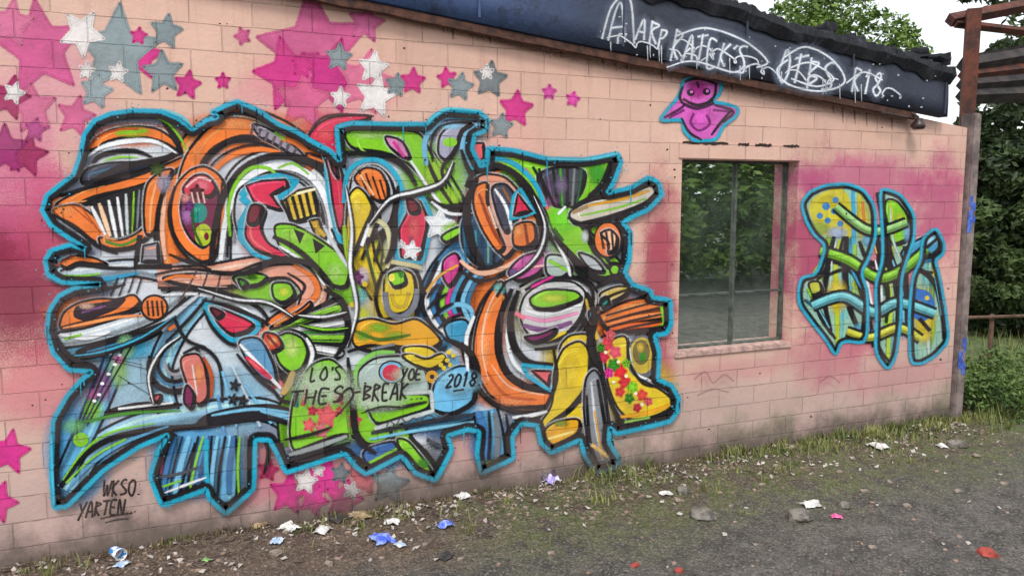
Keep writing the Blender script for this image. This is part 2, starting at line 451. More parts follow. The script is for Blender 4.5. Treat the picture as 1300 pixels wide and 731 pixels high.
add_box(bm, (ww / 2 - .02, -TH + .06, -.018), (ww + .03, .155, .05))
bmesh.ops.bevel(bm, geom=bm.edges[:], offset=.008, segments=2, affect='EDGES')
obj('sill', bm, m_sill, win)

# roof slab, fascia, tar coping, brown board standing in for soffit shadow
m_fascia_n = None
def fascia_mat():
    m, nt, b = new_mat('tarred_blue_sheet')
    tc = N(nt, 'ShaderNodeTexCoord').outputs['Object']
    sep = N(nt, 'ShaderNodeSeparateXYZ'); nt.links.new(tc, sep.inputs[0])
    xx = math_n(nt, 'ADD', sep.outputs['X'], math_n(nt, 'MULTIPLY', noise_node(nt, tc, 1.3, 5), 1.6))
    c = mix_col(nt, ramp(nt, xx, 1.2, 4.4), lin((70, 98, 150)), lin((48, 54, 70)))
    c = mix_col(nt, ramp(nt, noise_node(nt, tc, 5, 8, .75), .46, .7, 0, .8), c, lin((30, 32, 40)))
    c = mix_col(nt, ramp(nt, noise_node(nt, tc, 24, 6, .8), .66, .76, 0, .5), c, lin((120, 128, 140)))
    nt.links.new(c, b.inputs['Base Color']); b.inputs['Roughness'].default_value = .65
    bn = N(nt, 'ShaderNodeBump'); bn.inputs['Strength'].default_value = .5; bn.inputs['Distance'].default_value = .02
    nt.links.new(noise_node(nt, tc, 9, 8, .7), bn.inputs['Height']); nt.links.new(bn.outputs['Normal'], b.inputs['Normal'])
    return m
m_fascia = fascia_mat()
m_tar = simple('lumpy_tar', (24, 25, 32), (62, 64, 74), 7, .85, .9, lo=.5, hi=.75)
m_eave_shade = simple('eave_shade_brown', (54, 34, 28), (92, 58, 44), 14, .85, .6)  # dark brown that imitates the shade under the eave
FY = -.10
fl = [(440, -6), (500, 6), (700, 48), (870, 82), (1050, 118), (1160, 140)]
fu = [(640, -60), (760, -36), (860, -12), (940, 10), (1000, 36), (1060, 50), (1120, 64), (1160, 76), (1203, 92)]
bm = bmesh.new()
n = 90
def z_on(line, x, y):
    pts = [wall_pt(px, py, y) for px, py in line]
    for a, b in zip(pts, pts[1:]):
        if x <= b.x or b is pts[-1]: return a.z + (b.z - a.z) * (x - a.x) / (b.x - a.x)
XF = wall_pt(1206, 100, FY).x
prev = None
for k in range(n + 1):
    x = XL + (XF - XL) * k / n
    zl = z_on(fl, x, FY); zu = min(z_on(fu, x, FY), zl + 1.0)
    zu += .02 * noise.noise(Vector((x * 3, 1, 0)))
    row = [bm.verts.new((x, FY + yy + .012 * noise.noise(Vector((x * 2.5, zz * 6, 0))), zz)) for yy, zz in
           ((.10, zl - .0), (0, zl), (0, zl * .66 + zu * .34), (.01, zl * .33 + zu * .67), (.02, zu), (.3, zu + .05))]
    if prev:
        for a in range(len(row) - 1): bm.faces.new((prev[a], row[a], row[a + 1], prev[a + 1]))
    prev = row
fas = obj('fascia', bm, m_fascia, bld, smooth=True)
bm = bmesh.new()
for k in range(9):
    x = XL + .6 + k * 1.17; za, zb2 = z_on(fl, x, FY), min(z_on(fu, x, FY), z_on(fl, x, FY) + 1)
    add_box(bm, (x, FY - .009, (za + zb2) / 2 - .02), (.018, .012, (zb2 - za) * .8))
obj('sheet_seam', bm, m_fascia, bld)
# coping of tar lumps along the top, ragged
bm = bmesh.new(); prev = None; n = 420
for k in range(n + 1):
    x = XL + (XF - XL) * k / n
    zu = min(z_on(fu, x, FY), z_on(fl, x, FY) + 1.0)
    h = .05 + .035 * noise.noise(Vector((x * 4.3, 7, 0))) + .05 * noise.noise(Vector((x * 14, 3, 0))) + .045 * noise.noise(Vector((x * 34, 3, 5)))
    d = .05 + .05 * noise.noise(Vector((x * 6, 9, 2))) + .03 * noise.noise(Vector((x * 30, 1, 2)))
    row = [bm.verts.new((x, yy, zz)) for yy, zz in ((FY - .004, zu - .11 - .06 * noise.noise(Vector((x * 5, 2, 2)))), (FY - d, zu - .03), (FY - d * .7, zu + h * .7), (FY + .12, zu + h), (FY + .4, zu + h * .6))]
    if prev:
        for a in range(len(row) - 1): bm.faces.new((prev[a], row[a], row[a + 1], prev[a + 1]))
    prev = row
obj('tar_coping', bm, m_tar, bld)
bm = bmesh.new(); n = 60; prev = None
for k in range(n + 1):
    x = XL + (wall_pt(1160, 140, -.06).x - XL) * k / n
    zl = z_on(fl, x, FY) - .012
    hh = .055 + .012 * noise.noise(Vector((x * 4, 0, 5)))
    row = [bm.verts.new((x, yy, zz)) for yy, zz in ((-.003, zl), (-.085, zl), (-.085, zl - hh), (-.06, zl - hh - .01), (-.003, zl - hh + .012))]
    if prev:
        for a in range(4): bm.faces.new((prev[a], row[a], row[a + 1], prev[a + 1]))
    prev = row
obj('eave_shade_board', bm, m_eave_shade, bld)  # dark strip modelled where the soffit shadow falls
bm = bmesh.new()
quad(bm, [(XL, .25, z_on(fl, XL, 0) + .9), (XF, .25, z_on(fl, XF, 0) + .35), (XF, 6.2, z_on(fl, XF, 0) + .5), (XL, 6.2, z_on(fl, XL, 0) + 1.1)])
obj('roof', bm, m_tar, bld)
# soffit shadow painted on the wall under the eave, with rust runs
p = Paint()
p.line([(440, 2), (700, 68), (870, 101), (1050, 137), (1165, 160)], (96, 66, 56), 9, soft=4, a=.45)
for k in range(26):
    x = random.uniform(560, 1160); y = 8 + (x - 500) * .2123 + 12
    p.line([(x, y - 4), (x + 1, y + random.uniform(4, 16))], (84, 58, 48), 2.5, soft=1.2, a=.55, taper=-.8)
p.build('eave_shade_rust', bld)

# ------------------------------------------------------------------ stars
GS=(132,146,150); GD=(112,122,126); WS=(232,226,224); PM=(206,88,142); PB=(212,48,136); MV=(166,44,98)
stars = [
 (52, 62, 66, -8, PM), (14, 30, 34, 8, (212,108,150)), (96, 148, 28, 14, (212,102,146)), (42, 138, 34, -6, (212,108,148)), (12, 124, 30, 16, MV),
 (18, 118, 15, 20, WS), (34, 196, 30, 12, MV), (6, 190, 34, 0, (160,44,112)), (45, 165, 16, 10, (186,80,140)),
 (400, 64, 84, -6, PM), (366, 94, 50, -14, PB), (465, 30, 26, 10, (208,100,150)), (420, 96, 50, 18, (196,42,128)), (385, 128, 40, 5, (216,92,142)),
 (462, 104, 44, 14, (220,116,150)),
 (178, 72, 32, 6, PB), (238, 108, 20, 10, PB), (283, 103, 11, 0, PB), (308, 46, 12, -20, PM),
 (148, 66, 64, 4, (140,156,160)), (104, 42, 32, -40, WS), (211, 40, 24, 10, GS), (207, 92, 29, -4, GS), (122, 116, 24, 12, (150,164,168)), (176, 46, 12, 8, PB), (150, 92, 14, 10, WS), (110, 90, 12, 10, WS),
 (384, 84, 17, 10, PB), (430, 73, 19, 6, GS), (474, 86, 22, 8, WS), (432, 124, 14, 4, WS), (477, 122, 29, 12, WS), (503, 108, 16, 10, GS), (524, 103, 18, 4, PB), (567, 99, 14, -8, PB),
 (584, 110, 19, 10, GS), (622, 101, 25, 6, GD), (618, 92, 10, 0, WS), (655, 138, 25, 6, PB), (697, 117, 10, 4, (222,76,168)), (727, 126, 10, 12, (222,76,168)), (636, 160, 17, 8, GS), (448, 176, 17, 8, WS),
 (12, 573, 30, 10, (222,52,146)), (-2, 636, 28, 20, (222,52,146)),
 (366, 626, 28, 8, (216,48,140)), (414, 606, 32, 4, (222,52,146)), (436, 634, 28, 14, (214,60,140)), (398, 634, 22, 24, (226,58,150)), (388, 610, 17, 10, WS), (404, 596, 9, 0, WS),
 (462, 606, 24, 8, (206,110,120)), (432, 600, 14, 10, GD), (494, 614, 28, 8, GS), (446, 622, 12, 20, WS), (340, 596, 15, 10, (176,50,96)), (700, 611, 17, 12, (150,120,176)), (694, 606, 8, 10, (218,218,226)), (772, 600, 12, 8, (130,136,110)),
]
for s in stars:
    q = Paint(); q.star(*s[:5], inner=.46); q.build('painted_star', wall)

LAYER0 = LAYER[0]
# ------------------------------------------------------------------ main piece
BODY = [(94,222),(103,195),(107,172),(120,154),(140,145),(170,141),(205,142),(228,152),(244,165),(262,153),(276,150),(268,143),(300,129),(326,140),(352,158),(376,168),(398,182),
 (418,192),(430,205),(427,180),(426,162),(444,157),(500,158),(540,158),(549,148),(564,140),(606,143),(617,152),(616,166),(600,172),(597,190),(608,211),(616,209),(617,188),(650,191),(693,202),(740,203),(781,195),
 (786,206),(776,232),(768,245),(798,238),(820,225),(833,232),(838,247),(820,266),(796,277),(788,283),(798,295),(796,330),(790,345),(800,360),(822,368),(826,377),(848,380),(849,411),(843,422),(828,425),(834,446),(832,480),
 (850,488),(859,505),(857,521),(848,533),(820,540),(780,549),(771,541),(770,560),(783,580),(781,591),(754,598),(739,576),(734,556),(697,573),(684,560),(679,538),(660,536),(648,552),(650,580),(608,599),(603,576),(606,546),(592,543),(566,551),(572,568),(551,608),(525,598),(508,576),
 (463,600),(450,590),(437,573),(362,598),(350,572),(341,556),(323,556),(322,618),(286,650),(265,630),(262,618),(205,640),(190,602),(200,572),(214,549),(178,564),(132,594),(86,640),(69,641),(66,600),(68,532),(86,500),(104,480),(118,470),(88,468),(68,446),
 (60,418),(64,392),(76,374),(97,364),(130,360),(80,358),(62,348),(58,330),(66,317),(90,310),(110,316),(66,287),(54,267),(60,248),(78,234)]
# corners stay corners: only light rounding
def chaikin(p, n=1):
    for _ in range(n):
        q = []
        for i in range(len(p)):
            a, b = p[i], p[(i + 1) % len(p)]
            q += [(a[0] * .82 + b[0] * .18, a[1] * .82 + b[1] * .18), (a[0] * .18 + b[0] * .82, a[1] * .18 + b[1] * .82)]
        p = q
    return p
def chk(p, r):
    q = []
    for i in range(len(p)):
        a, b = p[i], p[(i + 1) % len(p)]; q += [(a[0] * (1 - r) + b[0] * r, a[1] * (1 - r) + b[1] * r), (a[0] * r + b[0] * (1 - r), a[1] * r + b[1] * (1 - r))]
    return q
OUT = chk(chk(BODY, .07), .2)
OUTS = chk(chk(OUT, .25), .25)
OFS = 1 if sum(OUT[i - 1][0] * OUT[i][1] - OUT[i][0] * OUT[i - 1][1] for i in range(len(OUT))) > 0 else -1
p = Paint()
p.fill(OUT, (208,214,222), smooth=False)
p.line(OUTS, (128,136,160), 15, smooth=False, closed=True, soft=6, a=.75, off=OFS * 14)
# soft inner fades: white highlights, blue lower legs
for x, y, rx, ry, c, a in [(160,300,60,24,WH,.7),(190,200,40,14,WH,.6),(130,345,60,12,WH,.5),(230,390,40,40,WH,.6),(300,470,60,50,(206,222,232),.8),(100,590,34,60,(120,180,220),.9),(150,520,60,30,(190,210,226),.8),
   (250,560,60,70,(120,176,216),.9),(300,600,22,40,(70,120,160),.8),(230,600,30,30,(110,150,180),.8),(80,560,16,50,(70,140,200),.8),(575,490,34,46,(120,196,232),.95),(560,540,60,20,(60,120,180),.8),(470,575,40,20,(50,110,170),.8),(540,580,24,20,(120,126,130),.7),
   (620,560,22,36,(60,120,180),.85),(640,200,40,12,WH,.5),(590,180,26,34,(186,196,216),.9),(500,480,60,40,(186,200,196),.8),(740,400,50,50,(200,196,180),.8),(650,400,40,40,(190,186,190),.8),(120,430,40,20,(196,220,232),.8),(110,440,40,14,(110,200,226),.8),(90,350,30,12,(206,212,220),.6),
   (760,540,14,40,(120,124,130),.7),(680,300,40,60,(170,176,196),.8),(820,430,20,40,(140,144,150),.7)]:
    p.blob(x, y, rx, ry, c, a)
for x, y, rx, ry, c, a in [(310,170,96,34,OR,.95),(245,250,34,80,OR,.95),(170,260,70,30,OR,.9),(110,398,62,26,OR,.95),(170,172,62,18,OR,.8),(300,356,110,26,SA,.95),(200,345,60,14,SA,.8),(400,315,66,46,LM,.95),(340,366,60,26,LM,.85),
   (378,440,50,40,LM,.9),(420,520,66,52,LM,.95),(500,520,60,30,LM,.9),(455,270,28,60,YL,.95),(470,330,26,50,(206,206,60),.9),(505,385,46,46,YL,.95),(510,425,70,24,YO,.95),(550,225,50,50,LM,.95),(480,180,70,24,LM,.9),
   (585,320,34,80,(30,90,130),.9),(580,395,40,40,(70,150,200),.9),(580,490,50,44,(104,190,234),.95),(620,290,50,70,OR,.9),(612,430,34,80,OR,.95),(650,500,66,22,OR,.9),(690,240,80,44,LM,.95),(740,310,50,50,LM,.9),(700,400,60,50,(206,200,120),.7),
   (725,470,44,90,YL,.95),(800,490,66,50,YL,.95),(800,400,56,26,OR,.85),(690,340,44,24,(196,90,160),.8),(100,570,50,70,(80,170,224),.9),(250,580,70,60,(96,170,220),.9),(300,510,60,50,(150,206,236),.85),(170,480,60,50,(160,200,220),.8),(620,560,30,40,(60,130,190),.85),(480,575,50,24,(60,120,180),.8),(330,280,36,60,(222,60,96),.6),(150,440,70,22,(60,170,206),.8),(110,350,60,16,(120,196,222),.7)]:
    p.blob(x, y, rx, ry, c, a, core=.45)
for pts, w, c in [
 ([(90,624),(118,572),(176,540),(256,524),(336,520),(378,546)], 26, (150,204,232)), ([(262,374),(226,416),(204,468),(214,522)], 26, (136,196,230)), ([(150,430),(138,480),(112,540),(84,600)], 24, (96,176,220)),
 ([(236,556),(222,590),(214,628)], 26, (84,160,210)), ([(284,552),(284,600),(284,636)], 30, (110,180,220)),
 ([(74,348),(110,346),(168,340),(216,350)], 18, (190,206,220)), ([(74,432),(120,424),(190,400),(230,370)], 18, (200,214,224)),
 ([(280,338),(284,272),(308,220),(352,204),(398,224),(422,272),(420,334),(396,362)], 24, (206,212,222)),
 ([(222,334),(212,282),(226,224),(256,178),(302,156),(354,170),(404,206)], 34, OR),
 ([(66,262),(118,246),(176,226),(226,202)], 18, OR), ([(200,352),(262,350),(330,340),(382,346),(402,372),(380,394),(336,424)], 26, SA),
 ([(326,290),(376,298),(426,344),(448,384)], 36, LM), ([(346,436),(388,440),(396,480),(372,520),(372,566)], 34, LM), ([(400,556),(440,520),(440,470)], 34, LM), ([(270,392),(320,416),(346,458),(352,492)], 18, CO),
 ([(440,182),(508,182),(546,214),(578,262)], 28, LM), ([(452,224),(454,282),(462,332),(484,374)], 28, YL), ([(604,262),(590,312),(560,352),(546,400),(572,440)], 34, (70,150,200)), ([(450,426),(500,420),(548,424)], 28, YO),
 ([(470,570),(510,540),(560,528),(600,520)], 22, (90,170,214)), ([(470,536),(500,548),(530,590)], 24, LM), ([(616,520),(622,556),(626,586)], 30, (84,160,206)),
 ([(602,250),(640,232),(670,266),(660,312),(624,350),(604,404),(610,462),(642,502),(712,504)], 34, OR), ([(640,212),(690,254),(730,306),(774,346)], 40, LM), ([(716,214),(744,226),(770,206)], 20, LM),
 ([(664,376),(700,362),(744,376),(720,420),(676,430)], 26, (210,206,196)), ([(734,428),(730,482),(694,540)], 40, YL), ([(776,440),(796,492),(846,512)], 36, YL), ([(756,416),(800,396),(842,390)], 26, OR), ([(752,490),(760,540),(768,584)], 22, (150,154,164))]:
    p.band(pts, w, c)
p.line(OUTS, BK, 8, smooth=False, closed=True, off=OFS * 4.6, soft=1.6)
p.build('letter_body', wall)

# ---------------- first letter
p = Paint()
L, Fl, B, O = p.line, p.shape, p.blob, p.oval
# upper tongue
Fl([(112,190),(120,176),(140,165),(170,160),(200,163),(222,178),(232,196),(214,184),(190,176),(160,175),(136,181),(120,192)], OR)
B(168,168,26,8,(190,196,40),.8); L([(148,170),(186,166)], LM, 4, a=.8)
L([(110,192),(125,174),(150,165),(176,164)], OD, 2.5)
L([(112,199),(130,187),(160,180),(196,180),(226,196)], WH, 6, taper=.8)
L([(116,214),(124,200),(146,193),(172,192),(194,200)], BK, 7, taper=.7)
L([(130,206),(150,200),(176,200)], LM, 3, taper=.8)
L([(204,152),(216,166),(226,184),(234,204)], BK, 8, taper=.8)
L([(198,150),(214,158),(228,174),(238,194)], LM, 3, taper=.7)
Fl([(108,214),(140,206),(180,206),(214,200),(196,214),(160,222),(126,230),(100,234)], (58,66,84))
L([(112,222),(150,212),(196,206)], (60,110,140), 3)
# second tongue
Fl([(66,262),(90,247),(130,236),(180,222),(222,204),(240,196),(238,208),(214,224),(170,240),(120,250),(96,262)], OR)
L([(78,250),(120,236),(170,222),(222,200)], BK, 4, taper=.6)
L([(96,264),(130,252),(176,238),(212,226)], BK, 5, taper=.5)
Fl([(64,266),(96,258),(118,272),(138,296),(150,314),(128,312),(104,296),(80,280)], OR)
B(86,268,22,10,(246,150,80),.7)
Fl([(108,258),(172,238),(190,236),(186,280),(168,300),(146,308),(128,286)], (26,24,30))
for a, b, c, w in [((116,262),(134,298),WH,5),((126,258),(140,300),(250,210,170),6),((138,254),(148,302),WH,5),((149,250),(156,300),WH,4),((160,246),(162,298),(200,210,214),4),((170,243),(168,296),LM,2.5),((177,241),(174,290),GR,3)]:
    L([a, b], c, w, smooth=False, taper=.4)
for a, b in [((90,260),(118,284)),((100,258),(128,296))]: L([a, b], OD, 3, taper=.5)
Fl([(124,300),(150,306),(172,298),(188,284),(190,300),(172,314),(146,318),(128,312)], OR); L([(134,306),(156,311),(178,300)], GN, 3)
L([(66,272),(96,288),(124,312),(150,322)], BK, 5, taper=.6)
Fl([(186,232),(206,216),(222,214),(208,240),(200,270),(198,296),(184,300),(182,262)], OR); L([(200,226),(192,260),(190,296)], (250,170,110), 4, taper=.6)
B(208,232,12,16,LV,.8); p.star(199,214,11,10,(70,90,40)); p.star(258,222,9,5,DR)
L([(178,298),(172,338),(218,338)], BK, 7, smooth=False); L([(206,270),(200,300),(206,338)], BK, 6); Fl([(182,312),(200,308),(202,332),(180,332)], (150,146,156), smooth=False)
L([(186,316),(198,314)], SA, 3)
L([(210,250),(206,290),(210,330)], (236,180,150), 6, taper=.5)
# third tongue
Fl([(74,334),(92,324),(118,326),(140,336),(120,336),(100,333),(86,342)], OR); L([(76,344),(100,336),(140,340),(180,340)], BK, 5, taper=.7)
L([(72,349),(100,350),(128,347)], LM, 3, taper=.5); L([(70,338),(96,324)], OD, 2)
L([(84,356),(130,354),(176,346)], (40,150,190), 6, taper=.6)
for k in range(4): L([(150 + k * 10, 352), (134 + k * 11, 392)], BK, 3.5, taper=.4)
# fourth tongue
Fl([(74,418),(80,396),(98,384),(126,378),(150,380),(170,372),(180,384),(166,396),(130,404),(96,412)], OR)
Fl([(92,402),(96,386),(128,384),(164,376),(150,392),(124,402),(108,408)], (30,18,30)); L([(104,396),(134,388)], PU, 3); B(110,388,12,5,(236,190,170),.8)
L([(80,416),(110,410),(150,402),(184,400)], (244,150,84), 4, taper=.6)
O(196,390,18,17,BK); O(196,390,15,14,OR)
for k in range(4): L([(187 + k * 6, 381), (189 + k * 6, 401)], BK, 2.4)
L([(76,424),(110,428),(140,420)], WH, 6, taper=.6); L([(82,430),(104,424)], LM, 3)
Fl([(92,444),(140,430),(186,416),(214,404),(206,424),(168,440),(130,452),(104,458)], BK); L([(110,446),(150,436),(190,422)], (40,120,160), 4, taper=.6)
L([(70,436),(90,456),(118,462)], BK, 5, taper=.5)
for k in range(5): B(112 + k * 8, 449 - k * 2, 3, 3, (200,206,210), .9)
# stalk going down to the left
B(160,440,14,18,(150,210,150),.9); B(150,470,16,26,(150,196,120),.8); B(132,490,14,26,(140,90,140),.85); B(118,520,16,20,LM,.8); B(150,455,8,8,(230,110,170),.8); B(118,500,10,10,(200,90,160),.7)
for k in range(4): L([(172 - k * 12, 430 + k * 4), (110 - k * 7, 540 + k * 6)], (BK, (40,50,90), BK, (20,60,100))[k], 4, taper=.5)
for x, y in [(160,436),(152,450),(146,462),(138,474),(130,486),(140,448),(126,500),(120,508)]: O(x, y, 2.6, 2, WH)
O(103,557,10,9,LM); B(103,557,7,6,(160,216,90),.8); B(94,540,20,12,(120,200,120),.6)
for a, b in [((146,458),(196,470)),((150,476),(190,500)),((128,452),(180,462))]: L([a, b], BK, 4, taper=.8)
Fl([(130,520),(176,508),(232,510),(226,518),(180,520),(136,530)], BK); L([(150,518),(220,510)], WH, 2.5)
Fl([(188,504),(206,498),(202,512)], CO)
L([(78,616),(104,580),(140,556),(190,545),(250,540),(330,528),(374,540)], BK, 8, taper=.3); L([(80,608),(106,572),(140,548),(196,536)], LM, 3, taper=.6); L([(84,622),(116,588),(160,560),(214,540)], (90,160,200), 4, taper=.5)
L([(84,612),(120,578),(160,556)], LM, 2.4); L([(100,536),(160,524),(230,520)], GN, 4, taper=.7)
# crown arc
Fl([(226,262),(226,226),(236,196),(258,168),(284,150),(312,150),(344,164),(372,184),(396,206),(380,208),(352,190),(318,178),(288,180),(264,200),(250,222),(246,262)], OR)
B(300,158,30,10,(250,156,84),.8); B(250,190,12,20,(250,150,80),.7)
L([(240,190),(266,160),(290,146),(316,146),(350,160),(392,190)], BK, 5, taper=.4); L([(246,240),(256,208),(276,186),(310,174),(346,182),(378,202)], BK, 6, taper=.5)
Fl([(318,156),(342,164),(372,184),(392,204),(374,200),(350,184),(326,172)], (150,146,160)); 
for k in range(7): L([(322 + k * 9, 158 + k * 5), (318 + k * 9, 172 + k * 4)], (96,80,90), 3)
L([(356,176),(376,182),(398,200)], OR, 7, taper=.4); L([(348,168),(362,178)], LM, 3)
Fl([(384,192),(406,196),(420,212),(408,214),(392,206)], (60,20,16)); L([(390,198),(412,206)], OR, 3); L([(388,206),(406,212)], (240,190,150), 2)
L([(256,262),(262,232),(280,208),(304,194),(332,190),(356,194)], OR, 7, taper=.4); L([(250,270),(256,232),(276,202),(308,186),(340,184)], BK, 3)
# egg
Fl([(216,268),(222,236),(240,216),(260,210),(282,224),(290,254),(284,292),(272,330),(256,334),(234,318),(220,296)], OR); 
Fl([(228,262),(236,234),(256,218),(274,232),(280,260),(272,296),(258,316),(242,304),(232,286)], (110,30,66))
Fl([(230,240),(246,222),(264,222),(276,240),(266,252),(250,244),(238,252)], RD); B(256,236,12,10,(246,120,140),.9); L([(236,238),(252,226),(268,230)], (250,190,190), 3)
B(238,272,10,16,(170,110,170),.9); B(236,252,8,8,(236,150,150),.8); O(252,270,11,13,TL); B(250,266,6,6,(60,190,160),.8); O(258,298,11,14,(170,190,40)); B(256,296,6,8,(220,220,80),.8)
L([(244,258),(246,290),(256,312)], (40,90,40), 3); O(262,300,3,5,DR); p.star(250,244,10,0,(90,14,40)); p.star(240,262,7,10,(130,60,130))
for k in range(3): L([(243 + k * 7, 244), (246 + k * 7, 258)], (246,200,190), 2)
L([(222,236),(214,268),(220,300),(240,328),(268,342)], BK, 4, taper=.4)
for k in range(4): L([(282 + k * 6, 232 + k * 3), (276 + k * 7, 320 - k * 4)], (BK, (206,210,216), BK, GR)[k], 4, taper=.3)
# ring
L([(268,336),(272,296),(282,254),(304,218),(338,200),(376,200),(408,216),(428,250),(434,292),(424,336),(404,356)], BK, 9, taper=.2)
L([(280,330),(286,282),(302,240),(330,216),(366,212),(396,226),(414,256),(420,296),(408,334)], WH, 9, taper=.4)
L([(288,326),(292,286),(308,248),(334,226),(366,222),(390,236),(406,262),(410,296),(398,326)], BK, 5, taper=.4)
L([(292,300),(290,262),(300,232),(318,214),(340,214),(350,222)], LM, 5, taper=.4); L([(352,214),(372,208),(392,222)], LM, 3, taper=.5)
Fl([(300,240),(330,224),(374,226),(396,244),(404,280),(396,310),(370,330),(330,328),(306,310),(296,276)], (188,194,204))
L([(306,250),(322,230),(352,224),(376,230),(356,250),(372,270)], CY, 9, smooth=False); L([(306,250),(318,262),(306,282),(306,302),(322,320),(370,336)], CY, 9, smooth=False)
Fl([(312,236),(332,230),(362,228),(366,236),(344,248),(358,268),(338,262),(322,256)], RD, smooth=False); Fl([(330,258),(338,268),(330,290),(340,310),(366,322),(362,330),(324,318),(310,300),(314,276),(322,262)], RD); L([(330,266),(318,288),(322,306),(346,322)], CO, 4, taper=.6); Fl([(318,258),(336,262),(326,286),(312,284)], DR)
# slats
Fl([(358,256),(378,242),(396,238),(402,256),(404,274),(386,278),(368,280)], (222,186,60), smooth=False)
for k in range(5): L([(362 + k * 8.5, 252 - k * 3), (371 + k * 8, 282 - k * 2)], BK, 4, smooth=False)
L([(356,254),(372,284),(408,276)], BK, 4, smooth=False); Fl([(392,280),(404,278),(412,300),(402,304)], (186,150,50), smooth=False)
L([(376,246),(400,240)], (250,240,200), 3)
# lime slope below the ring
Fl([(346,284),(372,284),(400,300),(426,318),(446,338),(440,366),(418,362),(386,336),(352,312)], LM); B(376,300,24,10,(170,226,80),.8); B(425,345,16,14,(176,226,110),.8)
L([(346,300),(376,316),(404,342),(424,366)], BK, 7, taper=.4); L([(354,312),(384,332),(412,362)], WH, 4, taper=.5)
Fl([(372,290),(386,296),(380,310)], BK, smooth=False); Fl([(396,302),(412,312),(400,322)], BK, smooth=False); L([(410,286),(424,312),(442,340)], (206,212,216), 5, taper=.4); L([(420,290),(436,320),(448,336)], BK, 5, taper=.4)
L([(400,286),(412,300)], (206,170,60), 5)
# salmon band and lower arm
Fl([(200,352),(240,346),(290,350),(330,338),(372,334),(392,346),(404,368),(392,384),(376,392),(384,370),(366,352),(330,356),(284,366),(230,362)], SA)
L([(196,348),(240,341),(292,346),(332,333),(374,330),(396,344),(408,368)], BK, 4, taper=.3); L([(204,368),(250,366),(300,376),(330,392),(344,412)], BK, 6, taper=.4); L([(206,374),(250,373),(294,383),(324,400)], WH, 4, taper=.5)
L([(372,336),(396,352),(402,372),(384,388),(350,404),(332,424)], OR, 8, taper=.5); L([(364,346),(386,362),(374,380),(342,396)], BK, 4, taper=.5)
Fl([(292,352),(316,344),(342,350),(330,362),(306,364)], LM); Fl([(344,358),(368,358),(376,374),(360,386),(346,378)], LM); B(360,370,10,8,(200,220,60),.9); B(320,352,8,5,(60,130,30),.9); Fl([(300,352),(316,358),(308,368)], GN)
L([(250,342),(240,362),(226,384)], (90,60,60), 2); L([(264,344),(258,362),(246,384)], (60,60,70), 2); L([(280,346),(276,364),(268,384)], (90,70,70), 2)
L([(206,356),(226,350),(250,352)], OR, 4, taper=.7)
# red wedge
L([(262,386),(290,396),(326,410),(318,424),(292,430),(272,410)], CY, 7, closed=True); Fl([(263,386),(288,394),(324,410),(316,420),(294,426),(276,410)], RD); L([(276,398),(308,408)], CO, 4, taper=.8); Fl([(264,388),(286,396),(276,406)], DR)
L([(256,380),(290,388),(332,406),(352,424)], BK, 5, taper=.5); L([(258,392),(270,416),(292,436),(316,436)], BK, 5, taper=.5)
L([(220,400),(236,430),(262,440)], BK, 5, taper=.6); L([(206,420),(222,398),(252,374)], (206,212,220), 6, taper=.6); L([(210,434),(240,404),(262,378)], BK, 5, taper=.5); L([(214,418),(222,412)], OR, 5)
# fan of rays to the right
for k, c in enumerate([BK, LM, BK, WH, GN, LM, BK, WH, BK]):
    a = R(-34 + k * 7.5); Fl([(330, 424 + k), (330 + 112 * math.cos(a), 424 + 60 * math.sin(a) + k * 2.2 - 14), (330 + 112 * math.cos(a + .13), 424 + 60 * math.sin(a + .13) + k * 2.2 - 13), (332, 427 + k)], c, smooth=False)
Fl([(336,418),(382,392),(394,380),(396,390),(360,412)], OR); 
# lime half moon
Fl([(340,428),(366,414),(392,424),(404,448),(396,476),(376,490),(352,480),(336,456)], BK); Fl([(344,432),(364,420),(384,428),(392,448),(384,468),(370,474),(354,462)], LM); B(370,440,12,16,(200,230,120),.9); L([(388,428),(396,448),(388,474)], WH, 5, taper=.6)
Fl([(334,420),(352,424),(360,440),(344,448),(332,438)], (214,70,30)); B(346,432,7,6,(250,190,120),.9); L([(338,424),(352,440)], DR, 3)
Fl([(300,430),(330,426),(348,462),(352,488),(332,480),(312,456)], (90,150,190)); L([(304,436),(330,464),(356,492)], WH, 5, taper=.4); L([(300,448),(326,478),(352,500)], BK, 5, taper=.4); L([(312,452),(330,468),(344,480)], RD, 7, taper=.5); L([(316,456),(330,468)], CO, 3)
L([(372,470),(366,486),(358,500)], (206,166,90), 9, taper=.4); L([(346,492),(356,506),(372,510)], BK, 5, taper=.5)
# curls
for r, c, w in [(34, BK, 8), (25, (60,120,160), 4), (21, BK, 6), (12, (150,150,160), 5), (8, BK, 4)]:
    L([(222 + r * 1.0 * math.cos(t), 462 + r * math.sin(t)) for t in [R(200 - k * 24) for k in range(11)]], c, w, taper=.6)
Fl([(226,452),(252,446),(262,468),(266,504),(252,516),(238,490)], (224,120,110)); B(252,474,8,18,(240,150,90),.9); L([(258,452),(268,474),(268,504)], OD, 5, taper=.5); L([(244,462),(250,500)], (246,210,200), 5, taper=.5); Fl([(236,484),(248,500),(244,520),(232,510)], (120,30,80))
L([(232,448),(256,440),(278,462),(282,510)], BK, 5, taper=.4)
for a, b, c in [((282,470),(300,540),LB),((294,462),(330,540),(190,210,224)),((276,500),(286,560),(90,150,200)),((310,488),(344,536),LB)]: L([a, b], c, 7, taper=.5)
for x, y in [(298,488),(308,508),(296,506)]: p.star(x, y, 8, 12, (40,44,54), inner=.3)
Fl([(258,524),(300,514),(344,510),(380,520),(372,536),(330,532),(280,540),(240,546)], (14,18,28)); L([(268,526),(320,518),(366,522)], LB, 4, taper=.5); L([(330,520),(370,530),(386,546),(372,560)], LB, 8, taper=.6)
